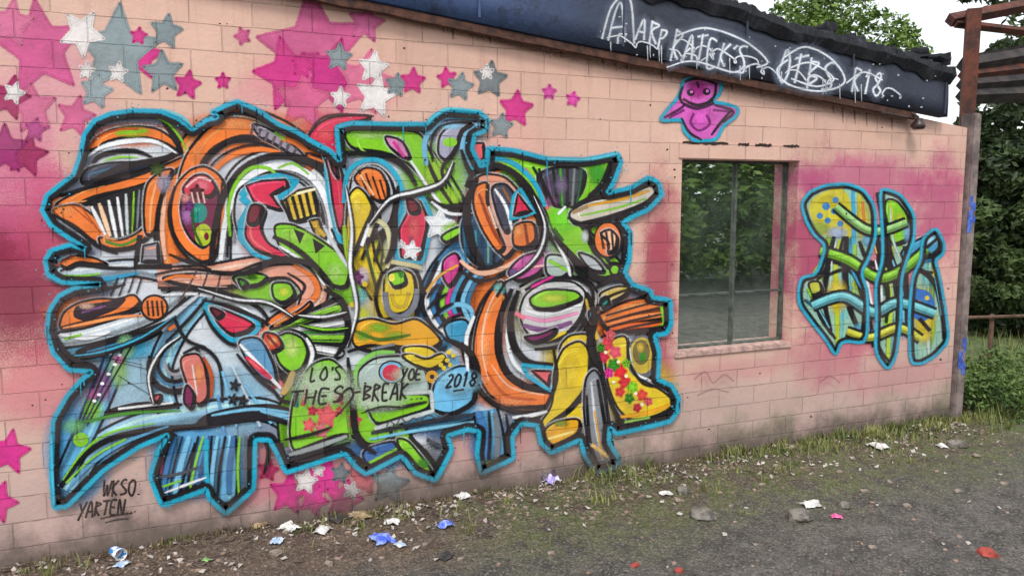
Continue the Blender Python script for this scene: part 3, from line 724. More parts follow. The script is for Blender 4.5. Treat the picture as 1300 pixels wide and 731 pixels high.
# lower legs
for x0, x1, c, w in [(222,206,BL,6),(232,214,BK,3),(240,222,LB,7),(252,236,BK,4),(258,240,LM,3),(266,250,(40,80,130),5),(276,268,LB,5),(286,276,BK,4),(296,290,(60,110,160),7),(304,303,LM,3.5),(312,314,(90,100,110),5)]:
    L([(x0, 552), ((x0 + x1) / 2 - 2, 590), (x1, 626)], c, w, taper=.3)
L([(262,556),(262,600),(268,630)], CY, 6); L([(222,548),(206,580),(203,610)], BK, 4, taper=.5); L([(196,604),(226,600),(256,590)], (60,70,80), 4, taper=.7); L([(208,624),(240,612),(262,604)], WH, 3, taper=.7); L([(206,616),(230,608)], LM, 2.5)
L([(210,560),(204,600)], (150,60,90), 3)
# lime field with pink stars
Fl([(366,548),(372,500),(392,462),(420,452),(446,480),(484,520),(500,556),(470,566),(440,548),(400,562),(372,574)], LM); B(400,520,24,24,(150,210,70),.8); B(440,500,22,22,(160,206,110),.8)
L([(366,576),(400,566),(440,552)], (150,160,160), 6, taper=.4); L([(362,584),(400,573),(444,560)], BK, 5, taper=.4); L([(356,560),(362,586)], BK, 5)
L([(440,470),(440,520),(444,556)], (110,150,60), 3)
for x, y, r, c in [(414,526,17,CO),(430,504,9,RD),(392,538,9,CO),(450,532,9,CO),(408,545,10,(240,130,140)),(396,520,6,RD),(430,520,5,CO)]: p.star(x, y, r, 10, c, inner=.5)
L([(388,486),(384,514)], RD, 8, taper=.4); L([(380,484),(376,516)], (20,120,140), 3)
# ribbon between the letters
L([(418,180),(436,224),(440,282),(432,306),(420,262),(414,214)], CY, 7, closed=True)
Fl([(414,178),(424,196),(436,226),(438,278),(431,300),(422,262),(417,218),(408,190)], RD); L([(426,212),(432,270)], CO, 4, taper=.7); Fl([(414,182),(424,200),(430,230),(420,216)], DR)
Fl([(388,176),(404,156),(424,148),(470,146),(466,154),(436,158),(424,164),(430,196),(438,214),(424,204),(408,184)], RD); L([(390,172),(406,152),(430,146),(474,148)], (60,16,30), 4, taper=.5); B(412,172,12,10,CO,.7)
p.build('first_letter', wall)

# ---------------- second letter
p = Paint(); L, Fl, B, O = p.line, p.shape, p.blob, p.oval
Fl([(434,166),(470,164),(532,166),(546,196),(570,236),(586,262),(566,270),(540,232),(514,204),(486,194),(444,190)], LM); B(550,222,20,24,(170,216,60),.8); B(570,250,16,14,(170,220,50),.8); B(470,172,30,6,(170,206,120),.7)
Fl([(486,172),(510,178),(522,204),(506,198),(492,186)], (206,130,176)); L([(498,180),(512,200)], MG, 3)
L([(432,160),(500,163),(538,165)], BK, 4, taper=.4); L([(438,194),(484,198),(512,212),(528,236)], BK, 7, taper=.4); L([(540,200),(552,228),(574,262)], BK, 5, taper=.5); L([(520,204),(548,246),(566,268)], WH, 4, taper=.5)
L([(540,210),(538,180),(552,158),(566,148),(604,150),(610,158),(590,166),(586,190),(598,214)], LB, 8, taper=.3); Fl([(556,172),(572,158),(602,156),(584,166),(578,190),(566,206),(554,196)], LV); O(570,181,9,6,LM); B(570,160,20,6,(140,206,236),.8)
L([(548,206),(546,182),(560,160),(604,154)], BK, 3, taper=.4); L([(584,190),(596,218),(618,232)], BK, 5, taper=.4); L([(576,196),(560,214),(566,240)], BK, 4, taper=.5)
Fl([(598,182),(612,182),(614,200),(608,212),(600,200)], CO, smooth=False)
# orange fingers and yellow
L([(436,258),(440,222),(456,206),(480,204),(500,220),(510,246),(506,280)], CY, 6); Fl([(440,280),(444,226),(458,212),(478,210),(494,224),(502,250),(496,284),(478,300),(452,310)], (176,180,188))
Fl([(446,226),(462,212),(482,216),(492,236),(492,256),(478,256),(462,244)], OR); 
for k in range(4): L([(454 + k * 9, 216 + k * 4), (466 + k * 8, 246 + k * 4)], BK, 3, taper=.3)
L([(456,222),(474,248)], (250,190,140), 3)
Fl([(440,250),(452,236),(464,246),(474,266),(462,290),(446,330),(438,300)], YL); B(452,260,8,14,(240,216,80),.8); L([(436,286),(440,320),(448,350)], (160,190,40), 7, taper=.4)
L([(468,250),(480,276),(470,300),(458,330)], BK, 6, taper=.4); L([(504,236),(500,272),(484,304),(474,332)], BK, 6, taper=.4)
# ribbon
L([(512,244),(536,252),(546,276),(538,322),(534,332),(504,330),(500,290),(512,270)], CY, 7, closed=True, smooth=False); Fl([(514,246),(532,256),(542,278),(534,320),(532,328),(508,326),(505,292),(516,270)], RD, smooth=False); B(524,290,10,20,CO,.8); Fl([(514,248),(530,258),(532,270),(518,272)], DR); L([(520,300),(522,316)], (150,60,90), 4)
p.star(521, 318, 13, 10, WH); p.star(508, 310, 5, 0, WH)
p.star(556, 285, 22, 8, WH); B(572,292,16,12,(150,206,60),.9); Fl([(556,300),(582,286),(588,296),(566,310)], LM)
L([(540,250),(562,262),(590,262),(600,280)], BK, 6, taper=.4); L([(546,256),(566,270),(588,272)], WH, 4, taper=.5)
# creamy ring and yellow cup
L([(460,300),(470,340),(478,372)], (60,70,40), 4)
L([(484,346),(476,376),(484,404),(506,414),(528,398),(534,366),(524,340),(504,334),(486,346)], BK, 5)
Fl([(486,350),(504,340),(524,346),(528,372),(518,396),(500,400),(486,386)], YL); B(500,352,16,8,(200,216,60),.9); Fl([(490,346),(510,342),(516,360),(498,366)], LM); O(496,352,4,5,(240,230,80)); O(508,348,4,4,GN)
L([(488,370),(492,394),(508,402),(524,388),(528,366)], GR, 8, taper=.2); L([(496,372),(500,386),(512,388),(518,370)], (200,170,60), 4)
L([(484,330),(520,336),(534,340)], (206,196,150), 6, taper=.4)
L([(466,300),(474,280),(490,290),(494,320),(490,340)], (226,220,170), 6, taper=.3); L([(458,312),(468,284)], WH, 4); L([(476,290),(484,316),(482,338)], (60,60,50), 3)
B(460,350,10,14,(206,190,210),.8); p.star(452, 352, 9, 10, (110,40,100)); B(456,376,12,12,(120,196,190),.9); B(452,372,6,7,(110,206,200),.8); B(460,398,12,14,(190,196,40),.9)
for x, y in [(462,360),(452,392),(470,404),(446,386)]: O(x, y, 3.5, 3.5, YL if y < 395 else GN)
Fl([(446,410),(470,402),(500,412),(526,402),(544,414),(562,434),(540,446),(500,438),(468,446),(446,438)], YO); B(480,415,18,8,(130,180,40),.9); B(500,425,20,7,(150,190,50),.7); B(460,425,12,9,(90,160,40),.8); L([(448,418),(480,430),(520,424)], (60,110,20), 4, taper=.5)
L([(440,446),(470,438),(504,446),(544,452),(566,438)], BK, 6, taper=.4); L([(470,442),(500,436)], (120,130,140), 3)
Fl([(506,440),(540,438),(556,448),(536,464),(520,456)], YL)
# curved colour stripes
for k, c in enumerate([BK, WH, BL, BK, LM, MG, (60,150,190), BK, LB, (40,110,150)]):
    x = 534 + k * 6.5
    L([(x + 20, 330 + k * 2), (x + 8, 360), (x, 384), (x + 10, 408), (x + 26, 424)], c, 5.5, taper=.3)
Fl([(560,330),(578,318),(586,340),(570,366),(560,352)], (206,50,140)); B(572,335,8,10,(236,110,170),.7)
Fl([(584,278),(604,270),(626,300),(640,330),(620,342),(596,332),(584,310)], (26,70,100))
for k in range(6): L([(586 + k * 8, 280 + k * 6), (590 + k * 7, 330 + k)], ((30,100,130), BK, (60,140,150), (20,60,90), (110,160,150), BK)[k], 4, taper=.3)
L([(556,398),(578,386),(596,392),(598,412)], LB, 6, taper=.4); L([(566,404),(584,398)], MG, 4); Fl([(560,410),(590,402),(600,424),(584,440),(568,432)], (60,150,190)); L([(540,370),(556,350),(580,336)], (236,170,60), 3)
# lower field
Fl([(452,470),(474,452),(520,450),(540,470),(548,500),(520,512),(470,506),(454,492)], (176,196,190)); L([(450,494),(452,466),(474,448),(500,446)], (130,200,90), 6, taper=.4)
O(496,471,17,15,BK); O(496,471,15,13,LB); O(496,472,12,10.5,RD); B(492,474,5,4,CO,.9); Fl([(504,466),(514,462),(514,470)], BK)
Fl([(506,450),(520,448),(540,456),(560,446),(566,458),(546,470),(528,464)], YL)
O(547,477,8,8,YO); O(547,477,3,3,BK)
for x, y in [(552,458),(560,452),(568,446),(558,462),(566,456),(574,450),(562,466),(570,462)]: O(x, y, 3, 3, YL)
Fl([(552,480),(580,462),(602,466),(604,508),(572,526),(548,520),(546,500)], (110,190,232)); B(580,490,18,18,(150,214,240),.8)
Fl([(462,510),(500,500),(544,498),(546,518),(512,528),(476,540)], LM); L([(458,512),(500,498),(546,496),(548,520),(512,531),(474,543)], (196,206,206), 5, smooth=False)
L([(446,524),(452,548),(470,564),(500,552)], BK, 6, taper=.3); L([(470,548),(520,538),(560,530),(604,524)], (40,46,58), 6, taper=.4); L([(468,556),(520,546),(560,540),(600,534)], (120,200,230), 4, taper=.4)
Fl([(456,570),(500,556),(512,572),(466,592)], (40,100,170)); L([(460,590),(506,566)], LM, 4); L([(450,578),(470,590)], BK, 5)
Fl([(500,554),(516,556),(534,578),(550,600),(530,594),(514,578)], LM); B(536,586,10,8,GN,.8); L([(498,558),(520,584),(546,604)], BK, 5, taper=.3); L([(518,552),(540,574),(556,596)], BK, 6, taper=.3); L([(540,556),(560,566)], (60,70,80), 5)
L([(560,545),(568,566),(552,596)], BK, 4, taper=.4)
p.build('second_letter', wall)

# ---------------- third letter
p = Paint(); L, Fl, B, O = p.line, p.shape, p.blob, p.oval
Fl([(622,196),(650,198),(693,208),(740,210),(776,202),(770,226),(748,252),(722,264),(728,280),(760,318),(782,350),(758,354),(724,322),(700,296),(690,264),(660,226),(628,206)], LM)
B(640,204,18,6,(176,214,60),.8); B(712,278,20,22,(120,220,40),.9); B(745,335,20,14,GN,.8); B(756,220,14,20,(60,160,40),.9)
Fl([(678,222),(700,212),(742,214),(738,240),(722,262),(700,262),(684,244)], (60,62,76))
for k, c in enumerate([BK, (110,80,120), BK, (60,150,40), BK, (120,130,130), (40,90,60)]): L([(682 + k * 9, 214), (694 + k * 6, 262)], c, 4.5, taper=.3)
B(710,235,10,14,(130,110,150),.7); B(698,256,10,8,(150,90,140),.7)
L([(664,214),(680,238),(694,266)], (220,90,130), 5, taper=.3); L([(674,212),(690,238),(702,262)], BK, 4, taper=.3); L([(622,192),(664,198),(700,208),(744,209),(776,200)], BK, 5, taper=.3); L([(772,206),(762,232),(744,250)], BK, 5, taper=.3)
L([(654,228),(676,262),(690,290),(716,322),(750,352)], BK, 5, taper=.4); L([(726,272),(752,306),(780,344)], BK, 4, taper=.4); L([(700,290),(712,306)], (30,80,20), 5); L([(716,262),(706,272)], WH, 3)
# horn
Fl([(718,270),(742,256),(776,250),(806,242),(826,234),(832,246),(816,260),(784,272),(756,280),(726,286)], (204,196,182)); L([(722,264),(750,252),(790,244),(826,230)], BK, 5, taper=.4); L([(740,262),(790,252),(822,242)], YO, 4, taper=.5); L([(734,274),(780,264),(818,252)], LM, 2.5, taper=.5); L([(718,276),(746,286),(782,274)], BK, 5, taper=.5); L([(724,270),(744,262)], (160,130,90), 4)
# orange oval by the edge
O(770,305,19,24,BK); O(769,304,16,21,OR); Fl([(758,296),(772,290),(782,300),(780,318),(768,322),(772,308)], (246,190,150)); 
for k in range(3): L([(760 + k * 7, 294), (764 + k * 6, 316)], BK, 2.6)
L([(786,288),(794,308),(790,336)], WH, 5, taper=.4); L([(752,280),(744,300),(760,330),(780,346)], BK, 6, taper=.4); Fl([(772,330),(790,334),(784,352),(770,348)], BK); O(778,342,5,5,LM); B(740,300,6,10,(206,212,210),.9); Fl([(728,318),(752,326),(768,346),(748,344)], (190,196,200))
# face
Fl([(594,232),(612,220),(640,224),(660,246),(664,280),(656,310),(640,330),(628,316),(610,280),(596,256)], (226,150,120)); Fl([(600,236),(618,230),(616,256),(626,284),(640,314),(630,322),(610,292),(598,262)], OR); L([(606,246),(622,288),(636,312)], (150,60,30), 4, taper=.4)
Fl([(620,236),(640,232),(654,250),(656,276),(640,300),(628,270)], (60,64,84)); L([(626,240),(640,262),(648,292)], WH, 4, taper=.4); L([(636,238),(648,260)], (130,90,60), 4); L([(618,262),(628,290)], (236,200,180), 3)
L([(590,238),(600,220),(624,210),(650,220),(672,244),(682,280),(676,310),(650,336),(628,352)], BK, 8, taper=.3); L([(596,214),(622,202),(650,208),(676,232),(690,262)], CY, 6, taper=.1)
L([(646,278),(650,250),(658,240),(676,270)], CY, 5, closed=True, smooth=False); Fl([(650,274),(655,246),(672,268)], RD, smooth=False)
Fl([(650,284),(676,280),(680,306),(664,316),(648,312)], OR); B(656,294,8,10,(250,160,90),.8); L([(664,284),(668,310)], (130,50,20), 3)
L([(586,250),(592,290),(604,330),(618,350)], BK, 6, taper=.3); L([(582,330),(606,346),(636,340),(664,322)], (236,180,150), 6, taper=.4); L([(580,340),(606,356),(640,348)], BK, 5, taper=.4)
Fl([(640,346),(658,326),(684,318),(694,334),(680,350),(656,358)], (190,80,150)); B(668,330,10,7,(210,110,180),.9); B(650,345,8,6,(90,80,130),.9); L([(646,352),(670,340),(692,336)], (250,190,190), 3)
Fl([(690,322),(714,324),(726,342),(708,356),(690,348)], (170,186,180)); L([(694,330),(720,344)], LM, 4); L([(700,300),(716,330),(722,352)], WH, 4, taper=.5); L([(724,326),(736,350),(760,356)], BK, 6, taper=.4)
# big orange crescent
Fl([(636,352),(618,372),(604,406),(598,440),(604,474),(618,500),(640,514),(680,516),(712,512),(700,498),(664,494),(640,478),(628,450),(628,414),(640,380)], OR)
B(612,440,12,40,(250,160,96),.8); B(650,508,30,7,(250,150,90),.8); L([(632,362),(616,396),(610,440),(618,482)], (250,190,150), 3, taper=.5); L([(616,470),(640,500),(680,506)], (200,90,40), 3, taper=.5); L([(622,462),(646,490),(690,500)], (250,180,140), 3, taper=.5)
L([(630,356),(606,390),(594,440),(602,482),(622,508),(660,522),(706,520)], BK, 5, taper=.2); L([(648,366),(634,400),(632,446),(646,476),(676,492),(704,494)], BK, 9, taper=.4); L([(646,392),(642,430),(652,462),(680,482)], WH, 5, taper=.5)
B(632,366,9,9,(100,196,190),.9); L([(600,400),(590,430),(592,470)], WH, 5, taper=.4)
# eye with stripes
L([(656,368),(646,400),(650,436),(668,458),(700,462)], BK, 10, taper=.5); Fl([(664,372),(690,356),(726,356),(744,372),(736,404),(714,428),(684,434),(664,420),(656,396)], (206,206,206))
Fl([(668,378),(690,366),(730,368),(738,380),(700,392),(676,392)], LM); B(700,378,22,7,(196,216,60),.9); L([(664,392),(690,398),(736,386)], WH, 5, taper=.4); L([(662,400),(690,406),(732,396)], (236,150,190), 5, taper=.4); L([(662,412),(690,418),(724,408)], PU, 7, taper=.4); L([(668,424),(690,430),(716,420)], YL, 5, taper=.4); Fl([(660,426),(684,424),(706,414),(700,426),(676,436)], (120,20,90)); L([(670,386),(700,394),(734,382)], BK, 3, taper=.5)
L([(664,368),(690,354),(730,354),(750,370),(742,404),(716,434),(684,442)], BK, 5, taper=.3); L([(672,364),(700,350)], MG, 3); L([(652,396),(664,404)], (240,120,140), 5)
L([(660,462),(696,466),(708,470),(696,494),(668,476)], CY, 5, closed=True, smooth=False); Fl([(672,469),(698,470),(694,488)], CO, smooth=False)
# yellow legs
Fl([(706,440),(720,424),(744,422),(752,440),(748,480),(726,516),(704,530),(690,544),(694,562),(726,556),(738,540),(744,500),(726,512),(712,480)], YL); Fl([(700,470),(712,440),(734,430),(748,446),(744,490),(720,520),(696,536),(684,552),(680,540),(700,512)], YL); B(722,470,14,30,(236,206,60),.8); B(702,545,14,8,(226,160,40),.9)
Fl([(684,548),(700,534),(734,528),(734,550),(698,568)], YO); L([(690,556),(726,546)], (246,220,120), 4); B(710,536,12,5,(120,150,40),.8)
L([(700,440),(704,480),(690,516),(674,536)], BK, 5, taper=.4); L([(752,430),(750,480),(738,520)], BK, 6, taper=.3)
Fl([(740,478),(752,466),(762,480),(770,530),(778,586),(758,592),(744,566),(738,520)], (130,134,142)); L([(748,484),(754,540),(762,582)], (206,210,214), 4, taper=.4); L([(756,480),(766,540),(774,580)], BK, 5, taper=.3); L([(742,500),(746,556),(756,588)], BK, 4, taper=.3); L([(752,520),(762,580)], YO, 4, taper=.5); L([(748,562),(770,578)], (240,200,120), 5)
L([(736,400),(744,420),(750,440)], BK, 6); L([(742,378),(748,404),(756,430)], (220,180,60), 6, taper=.4); Fl([(744,394),(752,392),(754,404),(746,406)], (60,160,200)); L([(748,394),(752,404)], CO, 3)
# orange bars
Fl([(756,372),(780,362),(800,364),(790,376),(764,388)], (214,190,120)); L([(762,376),(794,366)], YL, 4); Fl([(758,380),(768,374),(772,386),(762,392)], TL)
for k in range(3):
    y = 392 + k * 9; L([(768 - k * 2, y + 14 - k * 2), (804, y + 2), (840, y - 7 + k * 4)], (OR, (246,140,70), (230,100,30))[k], 7, smooth=True, taper=.2)
for k in range(4): L([(766 - k, 400 + k * 8), (800, 390 + k * 8), (838, 380 + k * 9)], BK, 2.6)
L([(836,386),(840,410),(826,416)], LM, 5, taper=.3); L([(756,398),(772,420),(806,420),(838,414)], BK, 6, taper=.3); L([(744,410),(764,380),(796,366)], BK, 4, taper=.4)
# flowery yellow foot
Fl([(764,444),(776,428),(792,424),(800,450),(806,478),(834,492),(850,504),(850,518),(830,528),(798,534),(780,516),(768,486)], YL); B(800,505,24,14,(240,206,70),.7); L([(782,528),(820,522),(848,512)], YO, 5, taper=.4)
O(812,452,20,28,(96,100,110)); O(812,450,16,23,(206,180,60)); O(811,446,11,16,(120,110,60)); B(810,440,6,8,(226,190,70),.9); O(813,452,4,6,GN); L([(796,440),(802,470),(824,482)], WH, 3, taper=.5); L([(794,428),(796,458),(812,484),(830,490)], BK, 4, taper=.3)
for x, y, r, c in [(768,436,9,(226,60,80)),(778,446,8,(236,90,110)),(764,452,7,RD),(784,470,9,(226,40,50)),(776,462,8,GN),(790,484,8,(226,50,60)),(800,490,7,LM),(770,472,6,MG),(812,500,7,(236,80,60)),(796,504,6,GN),(784,496,6,(226,60,60)),(820,508,5,CO),(806,516,5,(206,40,60)),(760,440,5,GN),(772,424,6,CO),(792,460,5,LM)]: p.star(x, y, r, x * 7 % 72, c, inner=.62)
for x, y in [(766,446),(782,458),(792,476),(804,498),(776,484),(812,512)]: O(x, y, 2.2, 2.2, (250,240,200))
L([(756,446),(766,490),(780,524),(790,540)], BK, 5, taper=.3); L([(786,540),(820,534),(852,522)], BK, 5, taper=.3); L([(790,534),(822,528)], (150,200,90), 3)
# lower part between crescent and leg
L([(604,520),(612,548),(612,584)], (60,120,180), 9, taper=.3); L([(626,522),(630,550),(628,582)], (110,120,130), 8, taper=.3); L([(618,520),(620,550),(618,590)], BK, 4, taper=.4); L([(640,524),(644,552),(642,576)], BK, 4, taper=.4); L([(612,588),(640,578)], LM, 4)
L([(648,528),(670,526),(692,520)], WH, 5, taper=.5)
p.build('third_letter', wall)

# ---------------- bold ink on top
p = Paint(); L = p.line
def ink(pts, w=7, core=WH, cw=2.6, t=.6):
    L(pts, BK, w + 3, taper=t)
    if core: L([(x - 1, y - 1) for x, y in pts], core, cw, taper=.8)
ink([(438,236),(446,290),(444,340),(452,392),(440,440)], 5, WH, 4)
ink([(574,206),(560,232),(528,244),(494,254),(468,286)], 8, WH, 3.4)
ink([(500,262),(498,310),(488,334)], 6, None)
ink([(604,226),(590,262),(596,306),(612,338)], 8, None)
ink([(676,250),(690,286),(684,318),(664,342),(640,356)], 6, WH)
ink([(560,428),(590,442),(604,470),(598,512)], 6, None)
ink([(440,452),(446,506),(452,552),(476,574)], 6, None)
ink([(268,344),(312,346),(350,330),(392,334),(416,356)], 5, None)
ink([(230,426),(206,444),(190,476),(196,512)], 6, WH)
ink([(252,366),(300,380),(340,384),(372,402)], 5, WH)
ink([(410,366),(434,384),(440,424),(424,452)], 6, None)
ink([(378,400),(410,402),(440,396)], 5, WH); ink([(380,412),(412,418),(442,416)], 4, LM)
ink([(700,300),(728,330),(754,352),(776,356)], 6, None)
ink([(752,366),(780,352),(800,366)], 5, None)
ink([(742,370),(752,402),(746,440),(764,476)], 6, None)
ink([(640,356),(628,376)], 5, None)
ink([(108,236),(150,214),(196,204),(232,196)], 5, None)
ink([(86,452),(130,446),(180,428),(224,400)], 6, (60,170,206))
ink([(70,420),(84,446),(108,462)], 4, None)
ink([(330,548),(340,570),(334,600)], 3, None)
for x0, y0, x1, y1 in [(540,392,566,372),(546,404,574,384),(554,416,584,398),(540,378,556,360)]: ink([(x0, y0), ((x0 + x1) / 2, (y0 + y1) / 2 - 3), (x1, y1)], 2, None)
for x0, y0, x1, y1 in [(120,366,160,360),(214,322,262,338),(462,520,540,508),(360,556,420,540)]: ink([(x0, y0), ((x0 + x1) / 2, (y0 + y1) / 2 + 2), (x1, y1)], 2, None)
p.build('bold_ink', wall)

# ---------------- outline of the whole piece
p = Paint()
p.line(OUTS, BK, 7.5, smooth=False, closed=True, off=OFS * 5.4, soft=1)
p.line(OUT, CY, 5.8, smooth=False, closed=True, soft=1.2)
for k in range(0, len(OUT), 2):                       # overspray specks and short runs along the outline
    x, y = OUT[k]
    for _ in range(2): p.oval(x + random.gauss(0, 7), y + random.gauss(0, 7), random.uniform(.5, 1.3), random.uniform(.5, 1.2), random.choice([CY, CY, BK, (60,150,180)]))
    if random.random() < .12: p.line([(x, y), (x + .6, y + random.uniform(8, 26))], random.choice([CY, BK]), 1.8, soft=.6, taper=-.6, a=.85)
for st, c, w in [([(208,140),(232,150),(244,163)], (60,190,210), 2.5), ([(540,157),(552,146),(568,139),(604,142)], (70,196,216), 3), ([(66,540),(68,600),(70,636)], (70,180,210), 3), ([(690,202),(740,203),(780,195)], (80,196,214), 2.5)]:
    p.line(st, c, w, taper=.5)
p.build('cyan_outline', wall)

# ------------------------------------------------------------------ piece right of the window
LAYER1 = LAYER[0]; LAYER[0] = LAYER0
p = Paint(); L, Fl, B, O = p.line, p.shape, p.blob, p.oval
SBS = [chaikin(q, 2) for q in (
 [(1016,259),(1026,244),(1046,235),(1075,233),(1096,241),(1110,262),(1111,300),(1102,328),(1092,346),(1101,372),(1100,436),(1068,432),(1060,452),(1048,432),(1032,412),(1014,388),(1012,370),(1016,352),(1036,348),(1048,312),(1032,298),(1022,280)],
 [(1116,240),(1128,241),(1144,248),(1160,272),(1160,302),(1150,330),(1143,354),(1143,402),(1137,452),(1126,470),(1110,448),(1112,400),(1110,362),(1120,330),(1119,290)],
 [(1170,302),(1187,288),(1198,308),(1197,322),(1186,330),(1192,350),(1200,396),(1204,432),(1186,452),(1168,462),(1154,460),(1153,400),(1157,352),(1168,330)])]
for q in SBS: p.fill(q, (150,196,176), smooth=False)
def span(poly, x):
    ys_ = sorted(a[1] + (x - a[0]) / (c[0] - a[0]) * (c[1] - a[1]) for a, c in zip(poly, poly[1:] + poly[:1]) if (a[0] <= x) != (c[0] <= x))
    return (ys_[0], ys_[-1]) if ys_ else (300, 300)
for k in range(260):
    x = random.uniform(1020, 1198); sb = random.choice(SBS); ya, yb = span(sb, x)
    if yb - ya < 20: continue
    t = random.random(); y0 = ya + 4 + (yb - ya - 8) * t * .7; y1 = min(yb - 4, y0 + random.uniform(24, 90))
    def inside(qx, qy):
        r = False
        for a_, c_ in zip(sb, sb[1:] + sb[:1]):
            if (a_[1] > qy) != (c_[1] > qy) and qx < a_[0] + (qy - a_[1]) / (c_[1] - a_[1]) * (c_[0] - a_[0]): r = not r
        return r
    if not all(inside(x, y0 + (y1 - y0) * f_) and inside(x + 4, y0 + (y1 - y0) * f_) and inside(x - 4, y0 + (y1 - y0) * f_) for f_ in (0, .25, .5, .75, 1)): continue
    p.line([(x, y0), (x + random.uniform(-3, 3), (y0 + y1) / 2), (x + random.uniform(-4, 4), y1)], random.choice([LM, (170,206,60), (120,196,190), (90,180,206), (206,206,60), (40,110,70), (30,120,130), (200,226,214), (96,160,70), (20,70,80)]), random.uniform(2.5, 7), taper=.5, soft=1.3)
p.fill([(1026,262),(1040,246),(1068,240),(1080,262),(1080,300),(1062,300),(1044,298),(1034,286)], (206,196,50)); B(1040,290,16,10,(160,190,70),.8); B(1052,256,16,10,(206,190,40),.8)
B(1096,280,12,36,(206,196,70),.9); L([(1082,240),(1083,300),(1080,330)], (60,170,210), 5, taper=.4); L([(1094,256),(1098,300)], OR, 2.5)
for x, y, r in [(1048,262,5),(1058,268,4),(1040,274,4),(1050,280,4),(1060,254,4),(1066,284,4)]: O(x, y, r, r, (50,130,190))
B(1062,296,16,10,(170,190,220),.9); B(1100,305,8,10,(110,180,220),.9)
Fl([(1122,252),(1138,254),(1154,276),(1154,304),(1134,312),(1122,296)], LM); B(1142,280,8,14,(200,216,60),.8); B(1152,296,8,14,(120,180,220),.8)
L([(1114,244),(1122,280),(1128,320),(1140,350)], BK, 9, taper=.3); L([(1108,288),(1116,320),(1112,360),(1122,400)], BK, 7, taper=.3); L([(1130,262),(1132,300),(1142,330)], (190,220,200), 3, taper=.4)
Fl([(1140,320),(1164,304),(1188,294),(1194,316),(1176,330),(1152,338)], (60,150,190)); B(1180,305,10,8,(160,216,232),.9); L([(1144,330),(1170,318),(1192,300)], BK, 4, taper=.4); L([(1148,336),(1184,330)], (20,110,150), 4)
L([(1052,300),(1044,330),(1030,352)], (150,190,50), 7, taper=.3); L([(1066,304),(1060,340),(1062,400),(1062,436)], (190,206,40), 6, taper=.3); L([(1058,300),(1050,340),(1046,380),(1054,420)], BK, 7, taper=.4); L([(1074,300),(1072,340),(1076,384),(1090,420)], BK, 8, taper=.4); L([(1084,310),(1086,350),(1096,390)], (150,196,60), 6, taper=.3); L([(1096,320),(1100,360),(1108,400)], WH, 5, taper=.4)
Fl([(1024,358),(1040,356),(1044,372),(1030,376)], (190,196,60)); B(1062,376,16,26,YL,.95); B(1062,372,10,12,(240,226,100),.9); L([(1020,380),(1040,396),(1054,424)], (30,90,110), 5, taper=.4); L([(1024,366),(1036,390)], LM, 3)
L([(1044,352),(1074,342),(1096,362),(1104,400)], BK, 5, taper=.4)
L([(1124,340),(1130,380),(1128,420),(1126,456)], (180,214,60), 6, taper=.3); L([(1134,350),(1140,390),(1138,430)], BK, 8, taper=.4); L([(1112,400),(1112,430),(1122,456)], (150,180,180), 6, taper=.3); L([(1104,400),(1108,440)], BK, 4)
B(1172,400,18,44,YL,.95); p.fill([(1158,368),(1180,372),(1186,396),(1168,408),(1156,394)], (40,110,190)); B(1172,385,8,10,(60,140,220),.9); B(1172,425,12,10,(226,206,50),.8); L([(1150,346),(1152,400),(1158,446)], BK, 6, taper=.3); L([(1164,340),(1186,360),(1196,400),(1198,430)], BK, 7, taper=.3); L([(1166,404),(1180,420)], BK, 5); O(1176,378,3,3,YL); O(1166,384,3,3,YL)
L([(1086,430),(1110,420)], LB, 4); B(1090,418,12,10,(110,190,220),.7)
for q, w in [([(1056,306),(1048,340),(1036,356)], 5),([(1070,300),(1066,330),(1086,352),(1096,392),(1092,428)], 6),([(1090,306),(1100,330),(1116,340),(1126,370),(1124,410)], 7),([(1030,372),(1042,404),(1060,430)], 5),([(1120,300),(1126,336),(1146,356),(1150,410)], 7),([(1146,312),(1160,340),(1184,346)], 5),([(1040,330),(1062,334),(1078,344)], 4),([(1106,420),(1118,446),(1128,458)], 4)]:
    L(q, BK, w, taper=.5)
for q, c in [([(1060,308),(1054,338)], WH),([(1078,310),(1080,340),(1094,368)], (60,160,210)),([(1110,330),(1118,372),(1116,420)], WH),([(1132,330),(1144,372),(1146,430)], LB),([(1034,384),(1052,416)], (120,200,220)),([(1088,250),(1090,290)], YL),([(1130,258),(1136,300)], YL),([(1186,352),(1194,400)], (80,180,210)),([(1106,300),(1112,322)], YL)]:
    L(q, c, 3.4, taper=.6)
for pts, w, c in [([(1040,318),(1076,330),(1112,352),(1142,344),(1176,316)], 11, LM), ([(1030,388),(1070,376),(1108,396),(1140,384),(1186,398)], 11, (110,196,206)), ([(1074,420),(1104,428),(1140,416),(1168,430)], 9, (206,206,60)), ([(1060,262),(1096,290),(1122,292),(1150,282)], 9, (150,206,120))]: p.band(pts, w, c)
for sb in SBS:
    s_ = 1 if sum(sb[k - 1][0] * sb[k][1] - sb[k][0] * sb[k - 1][1] for k in range(len(sb))) > 0 else -1
    p.line(sb, BK, 4.4, smooth=False, closed=True, off=3.6 * s_, soft=1); p.line(sb, (40,170,204), 3.8, smooth=False, closed=True, soft=1.1)
p.build('small_lettering', wall)

